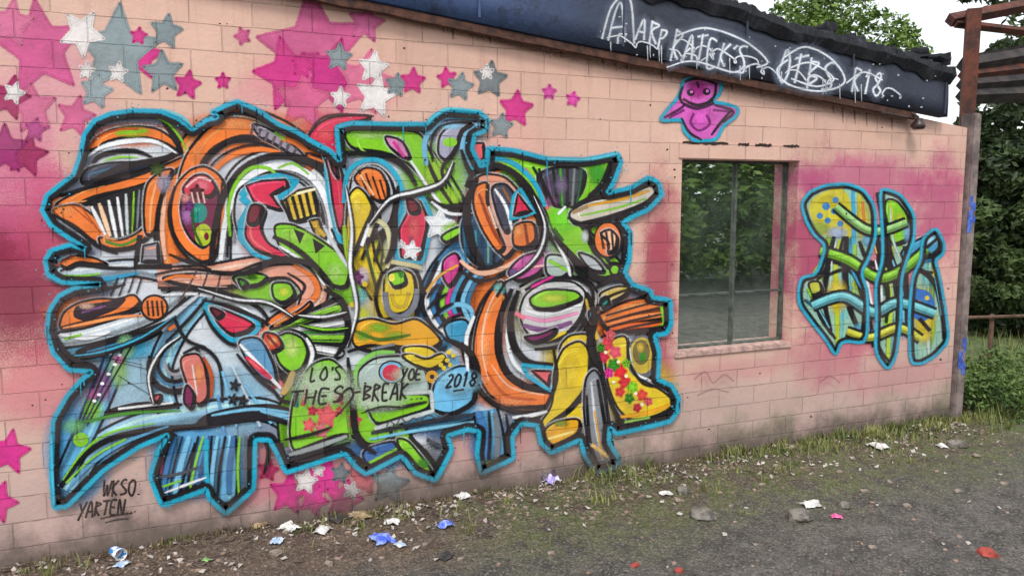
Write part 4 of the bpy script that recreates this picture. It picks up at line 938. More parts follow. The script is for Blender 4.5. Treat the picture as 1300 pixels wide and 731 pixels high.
# ------------------------------------------------------------------ magenta figure under the eave
p = Paint(); L, Fl, B, O = p.line, p.shape, p.blob, p.oval
FG = [(868,103),(884,97),(902,98),(914,106),(912,120),(902,129),(918,132),(935,138),(933,148),(918,160),(908,176),(894,179),(880,178),(868,166),(864,153),(839,153),(846,140),(858,126),(864,114)]
p.fill(FG, (214,96,190)); L(FG, CY, 4.5, closed=True)
B(884,114,16,14,(176,40,140),.9); B(890,150,22,14,(230,96,206),.9); L([(866,132),(884,138),(906,131)], (60,14,60), 4, taper=.3); L([(842,150),(860,140),(868,134)], (60,14,60), 3, taper=.3); L([(906,134),(930,142),(916,156)], (60,14,60), 3, taper=.3); O(876,118,5,4.5,BK); O(896,117,5,4.5,BK); O(877,117,2,2,(236,120,220)); O(897,116,2,2,(236,120,220)); L([(868,104),(888,100),(910,108)], BK, 4, taper=.4); L([(866,126),(884,134),(904,128)], BK, 3.5, taper=.3); L([(880,144),(876,156),(886,166),(900,158),(896,146)], (120,24,110), 2.5); L([(848,150),(868,140)], (120,24,110), 2.5); L([(904,140),(926,142)], (120,24,110), 2.5); L([(864,150),(874,168),(890,178)], BK, 3, taper=.4)
L([(866,110),(862,124),(868,134)], BK, 3.5, taper=.4); L([(908,106),(906,122),(896,132)], BK, 3.5, taper=.4); L([(928,140),(914,156),(902,172)], BK, 3.5, taper=.4); L([(884,104),(886,112)], BK, 2.5)
p.build('painted_figure', wall)

# ------------------------------------------------------------------ handwriting
LAYER[0] = LAYER1
GLY = {
 'L':[[(0,0),(0,1),(.7,.95)]], 'O':[[(.5,0),(.1,.3),(.1,.75),(.5,1),(.85,.7),(.8,.25),(.5,0)]], 'S':[[(.8,.1),(.4,0),(.1,.25),(.7,.6),(.75,.9),(.1,1)]], "'":[[(.3,0),(.2,.25)]],
 'H':[[(.1,0),(.1,1)],[(.8,0),(.75,1)],[(.1,.5),(.8,.5)]], 'E':[[(.75,.05),(.1,.1),(.1,.95),(.8,.95)],[(.1,.5),(.6,.48)]], 'B':[[(.1,0),(.1,1)],[(.1,.05),(.75,.2),(.15,.5),(.8,.75),(.1,1)]],
 'R':[[(.1,0),(.1,1)],[(.1,.05),(.75,.2),(.15,.5),(.8,1)]], 'A':[[(0,1),(.45,0),(.85,1)],[(.2,.62),(.7,.6)]], 'K':[[(.1,0),(.1,1)],[(.8,.05),(.12,.55),(.8,1)]], '2':[[(.1,.2),(.5,0),(.8,.25),(.1,1),(.9,.95)]],
 '0':[[(.5,0),(.1,.4),(.3,1),(.75,.8),(.8,.3),(.5,0)]], '1':[[(.2,.25),(.5,0),(.45,1)]], '8':[[(.5,.48),(.15,.2),(.5,0),(.8,.22),(.5,.48),(.1,.75),(.5,1),(.85,.75),(.5,.48)]], 'Y':[[(0,0),(.4,.5)],[(.85,-.1),(.1,1.2)]], 'T':[[(-.05,.05),(.95,0)],[(.45,0),(.4,1)]],
 'N':[[(.1,1),(.1,0),(.75,1),(.8,0)]], 'W':[[(0,0),(.2,1),(.45,.3),(.65,1),(.95,0)]], 'P':[[(.1,0),(.1,1.05)],[(.1,.05),(.8,.15),(.7,.5),(.1,.55)]], '.':[[(.3,.95),(.36,1.0)]], ':':[[(.3,.3),(.34,.36)],[(.3,.9),(.34,.96)]], '-':[[(0,.5),(.8,.45)]], ' ':[],
}
def write(p, txt, x, y, w, h, c, lw, slope=0.0, gap=1.22, dx=0.0, jit=.06, y_end=None, soft=.7, sc=1.0):
    for ch in txt:
        for st in GLY.get(ch, []):
            q = [(x + (a + random.uniform(-jit, jit)) * w + dx * (1 - b), y + (b + random.uniform(-jit, jit)) * h) for a, b in st]
            p.line(q, c, lw, soft=soft)
        st = w * gap * (.5 if ch in ".':" else 1); x += st; y += st * slope; w *= sc; h *= sc
p = Paint()
INK = (22, 20, 26)
for x, y, rx, ry in [(408,486,52,30),(478,500,44,24),(515,474,24,14),(580,482,34,18)]: p.blob(x, y, rx, ry, (196,214,186) if x < 560 else (150,210,236), .72, core=.4)
write(p, "LO'S", 392, 464, 9.5, 17, INK, 2.5, -.03, dx=3)
write(p, "THES", 366, 494, 15, 19, INK, 2.6, -.1, 1.18, dx=4); p.line([(426,508),(432,498),(442,490),(446,500),(434,516),(424,526)], INK, 2.4)
write(p, "-BREAK...", 446, 486, 10.5, 21, INK, 2.6, -.04, 1.12, dx=3); p.line([(456,522),(480,514),(506,514)], INK, 2.2, taper=.5)
write(p, "YOE", 506, 466, 8, 14, INK, 2.5, -.02, 1.15, dx=2)
write(p, "2018...", 562, 473, 8.6, 16, INK, 2.6, -.06, 1.15, dx=4); p.line([(572,494),(586,492)], INK, 2)
write(p, "WKSO:", 131, 606, 9.5, 20, (26,18,20), 2.8, -.05, 1.1, dx=3)
write(p, "YARTEN...", 100, 634, 9.6, 19, (26,18,20), 2.8, -.1, 1.02, dx=3); p.line([(128,654),(146,650),(168,647)], (26,18,20), 2.4, taper=.5); p.line([(134,659),(150,655),(164,654)], (26,18,20), 2.4, taper=.5)
p.build('handwriting', wall)
# faint scribble under the lettering and small wall marks
p = Paint()
p.line([(488,540),(492,532),(500,536),(506,528),(514,534),(522,528),(530,532),(540,524),(552,528),(566,522)], (70,74,80), 1.8)
p.line([(876,480),(890,470),(900,484),(914,474),(926,482)], (120,90,92), 2, a=.5); p.line([(880,500),(900,492),(920,496)], (120,90,92), 2, a=.5); p.line([(1034,484),(1048,476),(1060,484)], (120,90,96), 2, a=.5)
for k in range(70):
    x, y = random.uniform(5, 1200), random.uniform(20, 560)
    if 860 < x < 1018 and 195 < y < 450: continue
    if y < 20 + (x - 480) * .21: continue
    p.oval(x, y, random.uniform(.8, 1.8), random.uniform(.8, 1.6), (50,36,34))
p.build('small_marks', wall)

# white tags sprayed on the fascia
LAYER[0] = 0
p = Paint(FY - .013)
WT = (232, 238, 246)
_ln = p.line
def glow_line(pts, c, w=3, **k):
    if w >= 2: _ln(pts, (150, 164, 190), w * 4.5, soft=w * 2.1, a=.22)
    return _ln(pts, c, w, **k)
p.line = glow_line
def scrawl(x0, x1, dy, amp, n, lw):
    q = []; th = random.uniform(0, 6)
    for k in range(n * 2):
        t = k / (n * 2 - 1); x = x0 + (x1 - x0) * t; th += random.uniform(.7, 1.9)
        yb = 8 + (x - 500) * .2123 - 22 + dy; r = amp * random.uniform(.55, 1)
        q.append((x + r * .75 * math.cos(th) + r * .25 * math.sin(th), yb + r * math.sin(th)))
    p.line(q, WT, lw, soft=1.0, taper=.3)
for q in [[(772,52),(781,16),(789,6),(793,54)],[(776,36),(792,34)],[(764,50),(775,12),(790,-4),(801,4),(805,56)],[(784,56),(786,44),(796,44)]]: p.line(q, WT, 2.4, soft=1.3, a=.85)
write(p, "AR", 806, 24, 13, 28, WT, 2.6, .22, 1.25, dx=5, soft=1.2)
write(p, "P.", 834, 36, 10, 26, WT, 2.4, .22, 1.25, dx=5, soft=1.2)
write(p, "RATEK'S", 850, 39, 14, 36, WT, 2.5, .215, 1.06, dx=7, soft=1.2, jit=.1)
scrawl(862, 960, -4, 10, 9, 1.9); scrawl(852, 900, 8, 8, 6, 1.8); scrawl(940, 984, 4, 9, 6, 1.8)
p.line([(858,46),(896,36),(944,52),(974,78),(960,86)], WT, 2.1, soft=1.2); p.line([(846,86),(880,78),(930,92),(944,84)], WT, 2, soft=1.2, taper=.5)
write(p, "OTBS", 984, 66, 17, 38, WT, 2.6, .215, 1.1, dx=7, soft=1.2, jit=.1)
p.line([(994,74),(1022,60),(1056,76),(1072,104),(1042,116),(1002,108),(986,90),(1000,76)], WT, 2.1, soft=1.2); p.line([(1000,88),(1028,80),(1058,100),(1036,110),(1004,100)], WT, 1.9, soft=1.1); scrawl(1000, 1064, 2, 8, 6, 1.8)
write(p, "R18", 1080, 86, 12, 32, WT, 2.4, .22, 1.05, dx=5, soft=1.1); p.line([(1074,106),(1096,92),(1120,102)], WT, 1.9, soft=1)
scrawl(774, 830, 4, 6, 5, 1.6); scrawl(1120, 1146, -2, 8, 4, 1.8)
for k in range(16):
    x = random.uniform(770, 1120); y = 62 + (x - 770) * .205 - random.uniform(0, 8)
    p.line([(x, y - random.uniform(6, 16)), (x + .5, y + 6)], WT, 1.5, soft=.7, a=.7, taper=-.7)
for k in range(40):
    x = random.uniform(760, 1190); y = 20 + (x - 770) * .2 + random.uniform(-10, 44)
    p.oval(x, y, random.uniform(.6, 1.8), random.uniform(.6, 1.4), (170,176,184))
p.build('white_tag', fas)

# hook with bell-shaped insulator below the eave end
hk = empty('insulator', (0, 0, 0)); hk.parent = bld
a = wall_pt(1166, 157, -.12); m_iron = simple('dark_iron', (40, 34, 34), (78, 58, 48), 20, .6, .4)
bm = bmesh.new(); add_tube(bm, [(a.x - .06, .02, a.z + .10), (a.x - .05, -.08, a.z + .10), (a.x - .01, -.12, a.z + .06), (a.x, -.12, a.z)], .012, 8); obj('hook', bm, m_iron, hk, smooth=True)
bm = bmesh.new(); add_lathe(bm, [(0, .05), (.03, .048), (.038, .02), (.06, .0), (.064, -.03), (.05, -.05), (.03, -.055), (0, -.05)], 20, Matrix.Translation(a)); obj('bell', bm, simple('brown_glaze', (64, 48, 44), (40, 32, 32), 12, .35, .1), hk, smooth=True)
b0 = wall_pt(1120, 143, -.12); b1 = wall_pt(1152, 149, -.12)
bm = bmesh.new(); add_tube(bm, [(b0.x, -.12, b0.z), (b1.x, -.12, b1.z), (b1.x, -.02, b1.z + .03)], .009, 6); obj('pipe_bracket', bm, m_iron, bld)
# ------------------------------------------------------------------ ground
def ground_mat():
    m, nt, b = new_mat('trodden_dirt')
    tc = N(nt, 'ShaderNodeTexCoord').outputs['Object']
    sep = N(nt, 'ShaderNodeSeparateXYZ'); nt.links.new(tc, sep.inputs[0])
    n1 = noise_node(nt, tc, .9, 6, .65); n2 = noise_node(nt, tc, 4.5, 8, .7); n3 = noise_node(nt, tc, 26, 8, .75); n4 = noise_node(nt, tc, 110, 4, .7)
    dirt = mix_col(nt, ramp(nt, n2, .35, .65), lin((82, 62, 52)), lin((126, 101, 86)))
    dirt = mix_col(nt, ramp(nt, n3, .5, .72), dirt, lin((150, 128, 112)))
    grey = mix_col(nt, ramp(nt, n2, .35, .68), lin((72, 70, 67)), lin((118, 112, 106)))
    grey = mix_col(nt, ramp(nt, n3, .54, .7, 0, .7), grey, lin((70, 64, 60)))
    d = math_n(nt, 'ADD', sep.outputs['Y'], math_n(nt, 'MULTIPLY', math_n(nt, 'SUBTRACT', n1, .5), 1.3))
    d = math_n(nt, 'ADD', d, math_n(nt, 'MULTIPLY', math_n(nt, 'SUBTRACT', n2, .5), .7))
    c = mix_col(nt, ramp(nt, d, -1.15, -.55), grey, dirt)
    # moss and low weeds by the wall towards the far end
    ms = math_n(nt, 'MULTIPLY', ramp(nt, n2, .36, .56), ramp(nt, d, -1.7, -.7))
    ms = math_n(nt, 'MULTIPLY', ms, ramp(nt, sep.outputs['X'], 1.3, 2.4, .12, 1))
    c = mix_col(nt, ms, c, mix_col(nt, ramp(nt, n3, .4, .65), lin((78, 88, 44)), lin((118, 124, 70))))
    # grass verge beyond the building
    gx = math_n(nt, 'ADD', sep.outputs['X'], math_n(nt, 'MULTIPLY', n1, 1.5))
    gg = math_n(nt, 'MULTIPLY', ramp(nt, gx, 7.8, 9.2), ramp(nt, d, -.9, -.1))
    c = mix_col(nt, gg, c, mix_col(nt, ramp(nt, n2, .4, .62), lin((86, 112, 50)), lin((122, 146, 74))))
    vo = N(nt, 'ShaderNodeTexVoronoi'); vo.inputs['Scale'].default_value = 34; nt.links.new(tc, vo.inputs['Vector'])
    vr = math_n(nt, 'MULTIPLY', ramp(nt, vo.outputs['Distance'], .18, .42, 1, 0), ramp(nt, noise_node(nt, tc, 6, 4), .5, .62))
    c = mix_col(nt, math_n(nt, 'MULTIPLY', vr, .55), c, lin((156, 146, 138)))
    c = mix_col(nt, ramp(nt, noise_node(nt, tc, 2.1, 7, .75), .55, .68, 0, .5), c, lin((78, 70, 64)))
    c = mix_col(nt, ramp(nt, n4, .58, .7, 0, .55), c, lin((188, 172, 158)))
    c = mix_col(nt, ramp(nt, n4, .42, .34, 0, .5), c, lin((44, 36, 32)))
    va = N(nt, 'ShaderNodeTexVoronoi'); va.inputs['Scale'].default_value = 85; nt.links.new(tc, va.inputs['Vector'])
    vs_ = N(nt, 'ShaderNodeSeparateColor'); nt.links.new(va.outputs['Color'], vs_.inputs[0])
    c = mix_col(nt, ramp(nt, vs_.outputs[0], .62, .95, 0, .55), c, lin((160, 150, 140))); c = mix_col(nt, ramp(nt, vs_.outputs[1], .6, .95, 0, .6), c, lin((46, 42, 38)))
    nt.links.new(c, b.inputs['Base Color'])
    # damp patches
    nt.links.new(ramp(nt, n1, .48, .62, .9, .5), b.inputs['Roughness'])
    h = math_n(nt, 'ADD', math_n(nt, 'MULTIPLY', n3, .8), math_n(nt, 'ADD', math_n(nt, 'MULTIPLY', n4, .5), math_n(nt, 'ADD', math_n(nt, 'MULTIPLY', vr, .7), math_n(nt, 'MULTIPLY', vs_.outputs[2], .35))))
    bn = N(nt, 'ShaderNodeBump'); bn.inputs['Strength'].default_value = .9; bn.inputs['Distance'].default_value = .03
    nt.links.new(h, bn.inputs['Height']); nt.links.new(bn.outputs['Normal'], b.inputs['Normal'])
    return m
def gh(x, y):                                        # height of the ground
    if y > .3: base = 0
    else: base = .018 * math.exp(-((y + .05) / .3) ** 2) - .012
    a = 1.0 if -7 < x < 14 and -7 < y else .3
    return base + a * (.022 * noise.noise(Vector((x * 1.7, y * 1.7, 0))) + .012 * noise.noise(Vector((x * 6, y * 6, 3))) + .006 * noise.noise(Vector((x * 17, y * 17, 8))))
def lines_axis(fine_a, fine_b, step, far):
    v = [fine_a + i * step for i in range(int((fine_b - fine_a) / step) + 1)]
    s = step; x = v[-1]
    while x < far: s *= 1.35; x += s; v.append(x)
    s = step; x = v[0]
    while x > -far: s *= 1.35; x -= s; v.insert(0, x)
    return v
xs = lines_axis(-2.2, 10.5, .045, 300); ys = lines_axis(-3.6, .15, .045, 300)
vs = [(x, y, gh(x, y)) for y in ys for x in xs]; nx = len(xs)
fs = [(j * nx + i, j * nx + i + 1, (j + 1) * nx + i + 1, (j + 1) * nx + i) for j in range(len(ys) - 1) for i in range(nx - 1)]
me = bpy.data.meshes.new('ground'); me.from_pydata(vs, [], fs)
for pl in me.polygons: pl.use_smooth = True
tag(link_mesh('ground', me, ground_mat()), kind='structure')

# ------------------------------------------------------------------ gravel and rubble crumbs (uncountable)
def rock_bm(bm, c, r, seed, flat=.6, sub=1):
    q = bmesh.ops.create_icosphere(bm, subdivisions=sub, radius=1)['verts']
    rz = Matrix.Rotation(random.uniform(0, 6.3), 3, 'Z'); sx, sy = random.uniform(.7, 1.3), random.uniform(.6, 1.1)
    for v in q:
        k = 1 + .42 * noise.noise(v.co * 1.6 + Vector((seed * 3.1, seed, 0)))
        p = Vector((v.co.x * sx, v.co.y * sy, v.co.z * flat)) * k * r
        v.co = rz @ p + Vector(c)
m_gravel = simple('rubble_crumbs', (150, 128, 114), (84, 70, 62), 3.5, .95, .6, lo=.42, hi=.58)
bm = bmesh.new()
for k in range(2600):
    x = random.uniform(-1.1, 7.4); y = -abs(random.gauss(0, .33)) - .03
    if random.random() < .25: y = -random.uniform(.05, 2.4)
    rock_bm(bm, (x, y, gh(x, y) + .002), random.choice((.006, .008, .010, .013, .018)) * random.uniform(.7, 1.3), k, .6, 1)
tag(obj('gravel', bm, m_gravel), kind='stuff')
m_flake = simple('pale_flakes', (196, 186, 178), (150, 142, 136), 5, .9, .2)
bm = bmesh.new()
for k in range(1500):
    x = random.uniform(-1, 7.2); y = -abs(random.gauss(.1, .24)) - .03
    if noise.noise(Vector((x * 1.6, y * 2, 11))) < -.05 and random.random() < .75: continue
    if random.random() < .1: y = -random.uniform(.3, 2.6)
    r = random.uniform(.008, .026); a = random.uniform(0, 6.3); z = gh(x, y) + .012
    tl = [random.uniform(-.012, .016) for _ in range(4)]
    vsq = [bm.verts.new((x + r * random.uniform(.6, 1.2) * math.cos(a + i * 1.57), y + r * random.uniform(.5, 1) * math.sin(a + i * 1.57), z + tl[i])) for i in range(4)]
    bm.faces.new(vsq)
tag(obj('paint_flakes', bm, m_flake), kind='stuff')

m_twig = simple('twig_bark', (88, 70, 56), (52, 42, 36), 9, .95, .3)
bm = bmesh.new()
for k in range(260):
    x = random.uniform(-1, 7.3); y = -abs(random.gauss(.06, .22)) - .04; a = random.uniform(-.6, .6) + random.choice((0, 3.14)); ln = random.uniform(.02, .11)
    z = gh(x, y) + .006; mx_ = (x + ln * .5 * math.cos(a + .2), min(y + ln * .5 * math.sin(a + .2), -.012), z + random.uniform(0, .02)); add_tube(bm, [(x, y, z), mx_, (x + ln * math.cos(a), min(y + ln * math.sin(a), -.012), z + random.uniform(-.004, .02))], random.uniform(.0015, .004), 4)
tag(obj('twigs', bm, m_twig), kind='stuff')

# ------------------------------------------------------------------ grass
def leaf_mat(name, c1, c2, sc=2.0):
    m, nt, b = new_mat(name)
    tc = N(nt, 'ShaderNodeTexCoord').outputs['Object']
    c = mix_col(nt, ramp(nt, noise_node(nt, tc, sc, 5, .7), .35, .65), lin(c1), lin(c2))
    nt.links.new(c, b.inputs['Base Color']); b.inputs['Roughness'].default_value = .65
    return m
m_grass = leaf_mat('grass_blades', (84, 98, 46), (136, 138, 80), 3)
m_dry = leaf_mat('dry_grass', (120, 104, 72), (84, 74, 48), 5)
def blades(bm, x, y, n, h, spread):
    for _ in range(n):
        bx, by = x + random.gauss(0, spread), min(y + random.gauss(0, spread * .6), -.012); z = gh(bx, by) - .004
        a = random.uniform(0, 6.3); hh = h * random.uniform(.4, 1.2); w = .0035 + hh * .02; ln = hh * random.uniform(.2, .8)
        dx, dy = math.cos(a), math.sin(a)
        v0 = bm.verts.new((bx - dy * w, by + dx * w, z)); v1 = bm.verts.new((bx + dy * w, by - dx * w, z))
        v2 = bm.verts.new((bx + dx * ln * .4 + dy * w * .7, min(by + dy * ln * .4 - dx * w * .7, -.006), z + hh * .65)); v3 = bm.verts.new((bx + dx * ln * .4 - dy * w * .7, min(by + dy * ln * .4 + dx * w * .7, -.006), z + hh * .65))
        v4 = bm.verts.new((bx + dx * ln, min(by + dy * ln, -.006), z + hh * .95))
        bm.faces.new((v0, v1, v2, v3)); bm.faces.new((v3, v2, v4))
bm = bmesh.new()
for k in range(430):
    x = random.uniform(2.0, 7.6) if random.random() < .9 else random.uniform(-1, 2.0)
    y = -abs(random.gauss(0, .12 if random.random() < .5 else .34)) - .02
    if noise.noise(Vector((x * 1.4, y * 2, 4))) < -.12: continue
    blades(bm, x, y, random.randint(4, 18), random.choice((.025, .04, .06, .11)), random.choice((.02, .05, .08)))
for k in range(170):
    x = random.uniform(5.2, 8.2); blades(bm, x, -abs(random.gauss(0, .16)) - .02, 12, random.uniform(.03, .10), .06)
for k in range(420):
    x = random.uniform(7.4, 15); y = random.uniform(-1.2, 6)
    if y > -.012: y = -.02 if x < XR + .05 else y
    for _ in range(12):
        bx, by = x + random.gauss(0, .16), y + random.gauss(0, .16)
        if bx < XR + .05: continue
        a = random.uniform(0, 6.3); hh = random.uniform(.08, .26); dx, dy = math.cos(a), math.sin(a); w = .008
        v0 = bm.verts.new((bx - dy * w, by + dx * w, -.02)); v1 = bm.verts.new((bx + dy * w, by - dx * w, -.02)); v2 = bm.verts.new((bx + dx * hh * .4, by + dy * hh * .4, hh))
        bm.faces.new((v0, v1, v2))
for px, py in ((215, 684), (208, 690), (236, 684), (470, 655), (645, 640)):
    g = ground_pt(px, py); blades(bm, g.x, g.y, 16, .05, .03)
tag(obj('grass', bm, m_grass), kind='stuff')
bm = bmesh.new()
for k in range(240):
    x = random.uniform(-1.0, 7.2); blades(bm, x, -abs(random.gauss(0, .07)) - .015, random.randint(3, 9), random.uniform(.025, .07), .05)
tag(obj('dry_grass', bm, m_dry), kind='stuff')

# ------------------------------------------------------------------ stones
m_stone = simple('pale_stone', (158, 142, 130), (108, 96, 86), 9, .9, .5)
m_stone2 = simple('grey_rubble', (138, 132, 124), (78, 72, 66), 9, .9, .5)
m_brickc = simple('brick_red', (176, 76, 66), (132, 58, 50), 14, .9, .5)
def stone(px, py, wpx, mat, label, group, seed, flat=.5, name='stone'):
    g = ground_pt(px, py); r = wpx / 2 / F * (g - CAM).length
    bm = bmesh.new(); rock_bm(bm, (0, 0, 0), r, seed, flat, 2)
    o = obj(name, bm, mat, None, (g.x, g.y, gh(g.x, g.y) + r * flat * .35))
    return tag(o, label, 'stone', group)
SG = 'small pale stones strewn over the dirt'
for i, (px, py, w) in enumerate([(255,668,24),(238,660,12),(222,672,9),(205,664,8),(180,678,8),(283,662,20),(312,661,14),(330,656,11),(356,651,14),(394,640,12),(365,676,14),(428,640,10),(350,700,14),(418,714,14),(540,690,9),(508,640,10),(604,628,10),(622,642,9),(634,668,8),(668,644,9),(720,640,9),(752,655,10),(790,634,9),(838,606,9),(800,662,8),(862,634,9),(905,652,11),(928,640,8),(968,612,8),(985,590,8),(1066,600,9),(1098,622,9),(1130,610,8),(1152,640,10),(1190,596,8),(1216,622,9),(1240,580,9),(1275,612,9),(960,690,9),(1108,692,9),(700,700,10),(585,708,9)]):
    stone(px, py, w, m_stone, 'small pale stone among others like it on the dirt', SG, i)
for i, (px, py, w, lab) in enumerate([(1016, 656, 34, 'broad pale grey stone lying just above the round dark hole-like lump at right'), (892, 654, 30, 'flat grey slab stone in the middle of the yard at right'), (1072, 642, 22, 'upright grey lump of rubble left of the scattered papers'), (868, 622, 22, 'grey stone under the window beside the mossy strip'), (1215, 566, 26, 'pale stone at the far end of the wall beneath the last lettering')]):
    lab = ['broad pale grey stone, the largest loose stone on the ground', 'flat grey slab of rubble below the window, out in the yard', 'lumpy grey rubble piece just right of the largest stone', 'grey stone under the left edge of the window near the moss', 'pale stone at the far end of the wall, below the small lettering'][i]
    stone(px, py, w, m_stone2, lab, None, 100 + i, .45)
for i, (px, py, w) in enumerate([(1254,700,20),(806,715,12),(862,722,14)]):
    stone(px, py, w, m_brickc, ['largest red brick fragment, in the right foreground', 'small red brick crumb, the left one of two in the foreground', 'small red brick crumb, the right one of two in the foreground'][i], None, 130 + i, .5, 'brick_fragment')

# ------------------------------------------------------------------ litter
def litter_mat(name, c1, c2, sc=30, rough=.6): return simple(name, c1, c2, sc, rough, .15, lo=.4, hi=.6)
def crumple(name, px, py, wpx, hpx, mat, label, cat, seed, lift=.5, n=9):
    g = ground_pt(px, py); s = (g - CAM).length / F; sx = wpx * s * .42; sy = sx * .8; sz = hpx * s * .9
    bm = bmesh.new(); grid = []
    for j in range(n):
        row = []
        for i in range(n):
            u, v = i / (n - 1) * 2 - 1, j / (n - 1) * 2 - 1
            q = Vector((u * 1.7, v * 1.7, seed * 2.3)); r = 1 + .35 * noise.noise(Vector((u * 2, v * 2, seed)))
            z = sz * lift * max(0, 1 - .7 * (u * u + v * v)) * (.9 + .9 * noise.noise(q)) + sz * .35 * abs(noise.noise(q * 2.3))
            row.append(bm.verts.new((u * sx * r + sx * .2 * noise.noise(q * 1.4), v * sy * r + sy * .2 * noise.noise(q * 1.9 + Vector((5, 0, 0))), max(z, 0) + .004)))
        grid.append(row)
    for j in range(n - 1):
        for i in range(n - 1): bm.faces.new((grid[j][i], grid[j][i + 1], grid[j + 1][i + 1], grid[j + 1][i]))
    o = obj(name, bm, mat, None, (g.x, g.y, gh(g.x, g.y) + .004)); o.rotation_euler.z = seed * 1.7 % 6.28
    return tag(o, label, cat)
m_white = litter_mat('white_paper', (226, 224, 220), (184, 180, 176), 14)
m_blue = litter_mat('blue_plastic', (70, 96, 206), (150, 170, 226), 12, .4)
m_lblue = litter_mat('pale_blue_wrapper', (150, 176, 206), (206, 214, 222), 16, .45)
m_lav = litter_mat('lavender_wrapper', (160, 140, 214), (214, 210, 226), 16, .45)
m_card = litter_mat('card', (176, 152, 118), (140, 118, 90), 14, .8)
m_dark = litter_mat('dark_rag', (44, 42, 44), (80, 74, 70), 10, .9)
m_grn = litter_mat('green_wrapper', (90, 150, 70), (150, 186, 120), 16, .5)
m_pinkp = litter_mat('pink_flake', (214, 70, 140), (226, 130, 170), 16, .6)
for a in [
 ('plastic_bag', 485, 685, 34, 15, m_blue, 'crumpled blue and white plastic bag flat on the dirt', 'bag', 1),
 ('wrapper', 566, 668, 22, 14, m_blue, 'small bright blue wrapper standing right of the flat blue bag', 'wrapper', 2),
 ('wrapper', 508, 692, 16, 8, m_lblue, 'pale blue wrapper just right of the flat blue bag', 'wrapper', 3),
 ('wrapper', 700, 612, 26, 16, m_lav, 'lavender and white wrapper leaning at the foot of the wall under the yellow letter', 'wrapper', 4),
 ('paper_scrap', 366, 672, 26, 13, m_white, 'torn white paper scrap below the magenta stars', 'paper', 5),
 ('paper_scrap', 410, 672, 24, 12, m_white, 'crumpled white paper scrap right of the torn one below the magenta stars', 'paper', 6),
 ('paper_scrap', 120, 690, 18, 6, m_white, 'flat white paper slip just above the paper cup', 'paper', 7),
 ('paper_scrap', 352, 688, 20, 8, m_lblue, 'bluish paper scrap in the debris left of the flat blue bag', 'paper', 8),
 ('paper_scrap', 498, 664, 22, 9, m_white, 'white paper scrap in the debris strip above the flat blue bag', 'paper', 9),
 ('wrapper', 244, 676, 22, 10, m_lblue, 'pale blue crisp wrapper beside the tuft of weeds', 'wrapper', 10),
 ('paper_scrap', 1030, 641, 24, 12, m_white, 'white paper ball next to the largest stone', 'paper', 11),
 ('paper_scrap', 1115, 568, 26, 9, m_white, 'white sheet of paper on the grass below the small lettering', 'paper', 12),
 ('paper_scrap', 588, 634, 22, 12, m_white, 'yellowish white paper on the moss at the foot of the wall', 'paper', 13),
 ('cardboard', 458, 656, 30, 9, m_card, 'brown cardboard piece in the debris strip by the wall', 'cardboard', 14),
 ('cardboard', 330, 668, 26, 8, m_card, 'brown cardboard piece left of the white paper scraps', 'cardboard', 15),
 ('rag', 428, 660, 24, 10, m_dark, 'dark rag lying directly under the magenta stars', 'rag', 16),
 ('rag', 565, 704, 26, 5, m_dark, 'dark flattened rag in the foreground below the bright blue wrapper', 'rag', 17),
 ('wrapper', 262, 710, 10, 6, m_grn, 'tiny green wrapper right of the paper cup', 'wrapper', 18),
 ('wrapper', 155, 716, 18, 6, m_lblue, 'thin pale blue wrapper on the ground in front of the paper cup', 'wrapper', 19),
 ('wrapper', 1062, 656, 14, 8, m_pinkp, 'small pink wrapper beside the lumpy grey rubble', 'wrapper', 20),
 ('paper_scrap', 1196, 566, 14, 6, m_white, 'little white paper bit near the far wall corner', 'paper', 21),
 ('paper_scrap', 845, 626, 18, 5, m_white, 'pale flattened paper scrap on the moss below the left window edge', 'paper', 22),
]: crumple(*a)
# paper cup lying on its side
g = ground_pt(149, 706); s = (g - CAM).length / F
cup = empty('paper_cup', (g.x, g.y, gh(g.x, g.y) + .036), 'white paper cup with blue print lying on its side by the wall', 'cup')
cup.rotation_euler = (R(90), 0, R(28))
def cup_mat():
    m, nt, b = new_mat('printed_cup')
    tc = N(nt, 'ShaderNodeTexCoord').outputs['Object']
    f = noise_node(nt, tc, 26, 2)
    c = mix_col(nt, ramp(nt, f, .5, .56), lin((234, 232, 230)), lin((40, 130, 206)))
    nt.links.new(c, b.inputs['Base Color']); b.inputs['Roughness'].default_value = .5
    return m
bm = bmesh.new(); add_lathe(bm, [(0, -.050), (.025, -.050), (.026, -.054), (.028, -.05), (.0385, .052), (.0365, .052), (.0265, -.046), (0, -.046)], 28); obj('cup_body', bm, cup_mat(), cup, smooth=True)
bm = bmesh.new()
for k in range(28):
    a = 2 * math.pi * k / 28
ring = [(math.cos(2 * math.pi * k / 28) * .0385, math.sin(2 * math.pi * k / 28) * .0385, .052) for k in range(29)]
add_tube(bm, ring, .0018, 6, False); obj('rim', bm, m_white, cup, smooth=True)

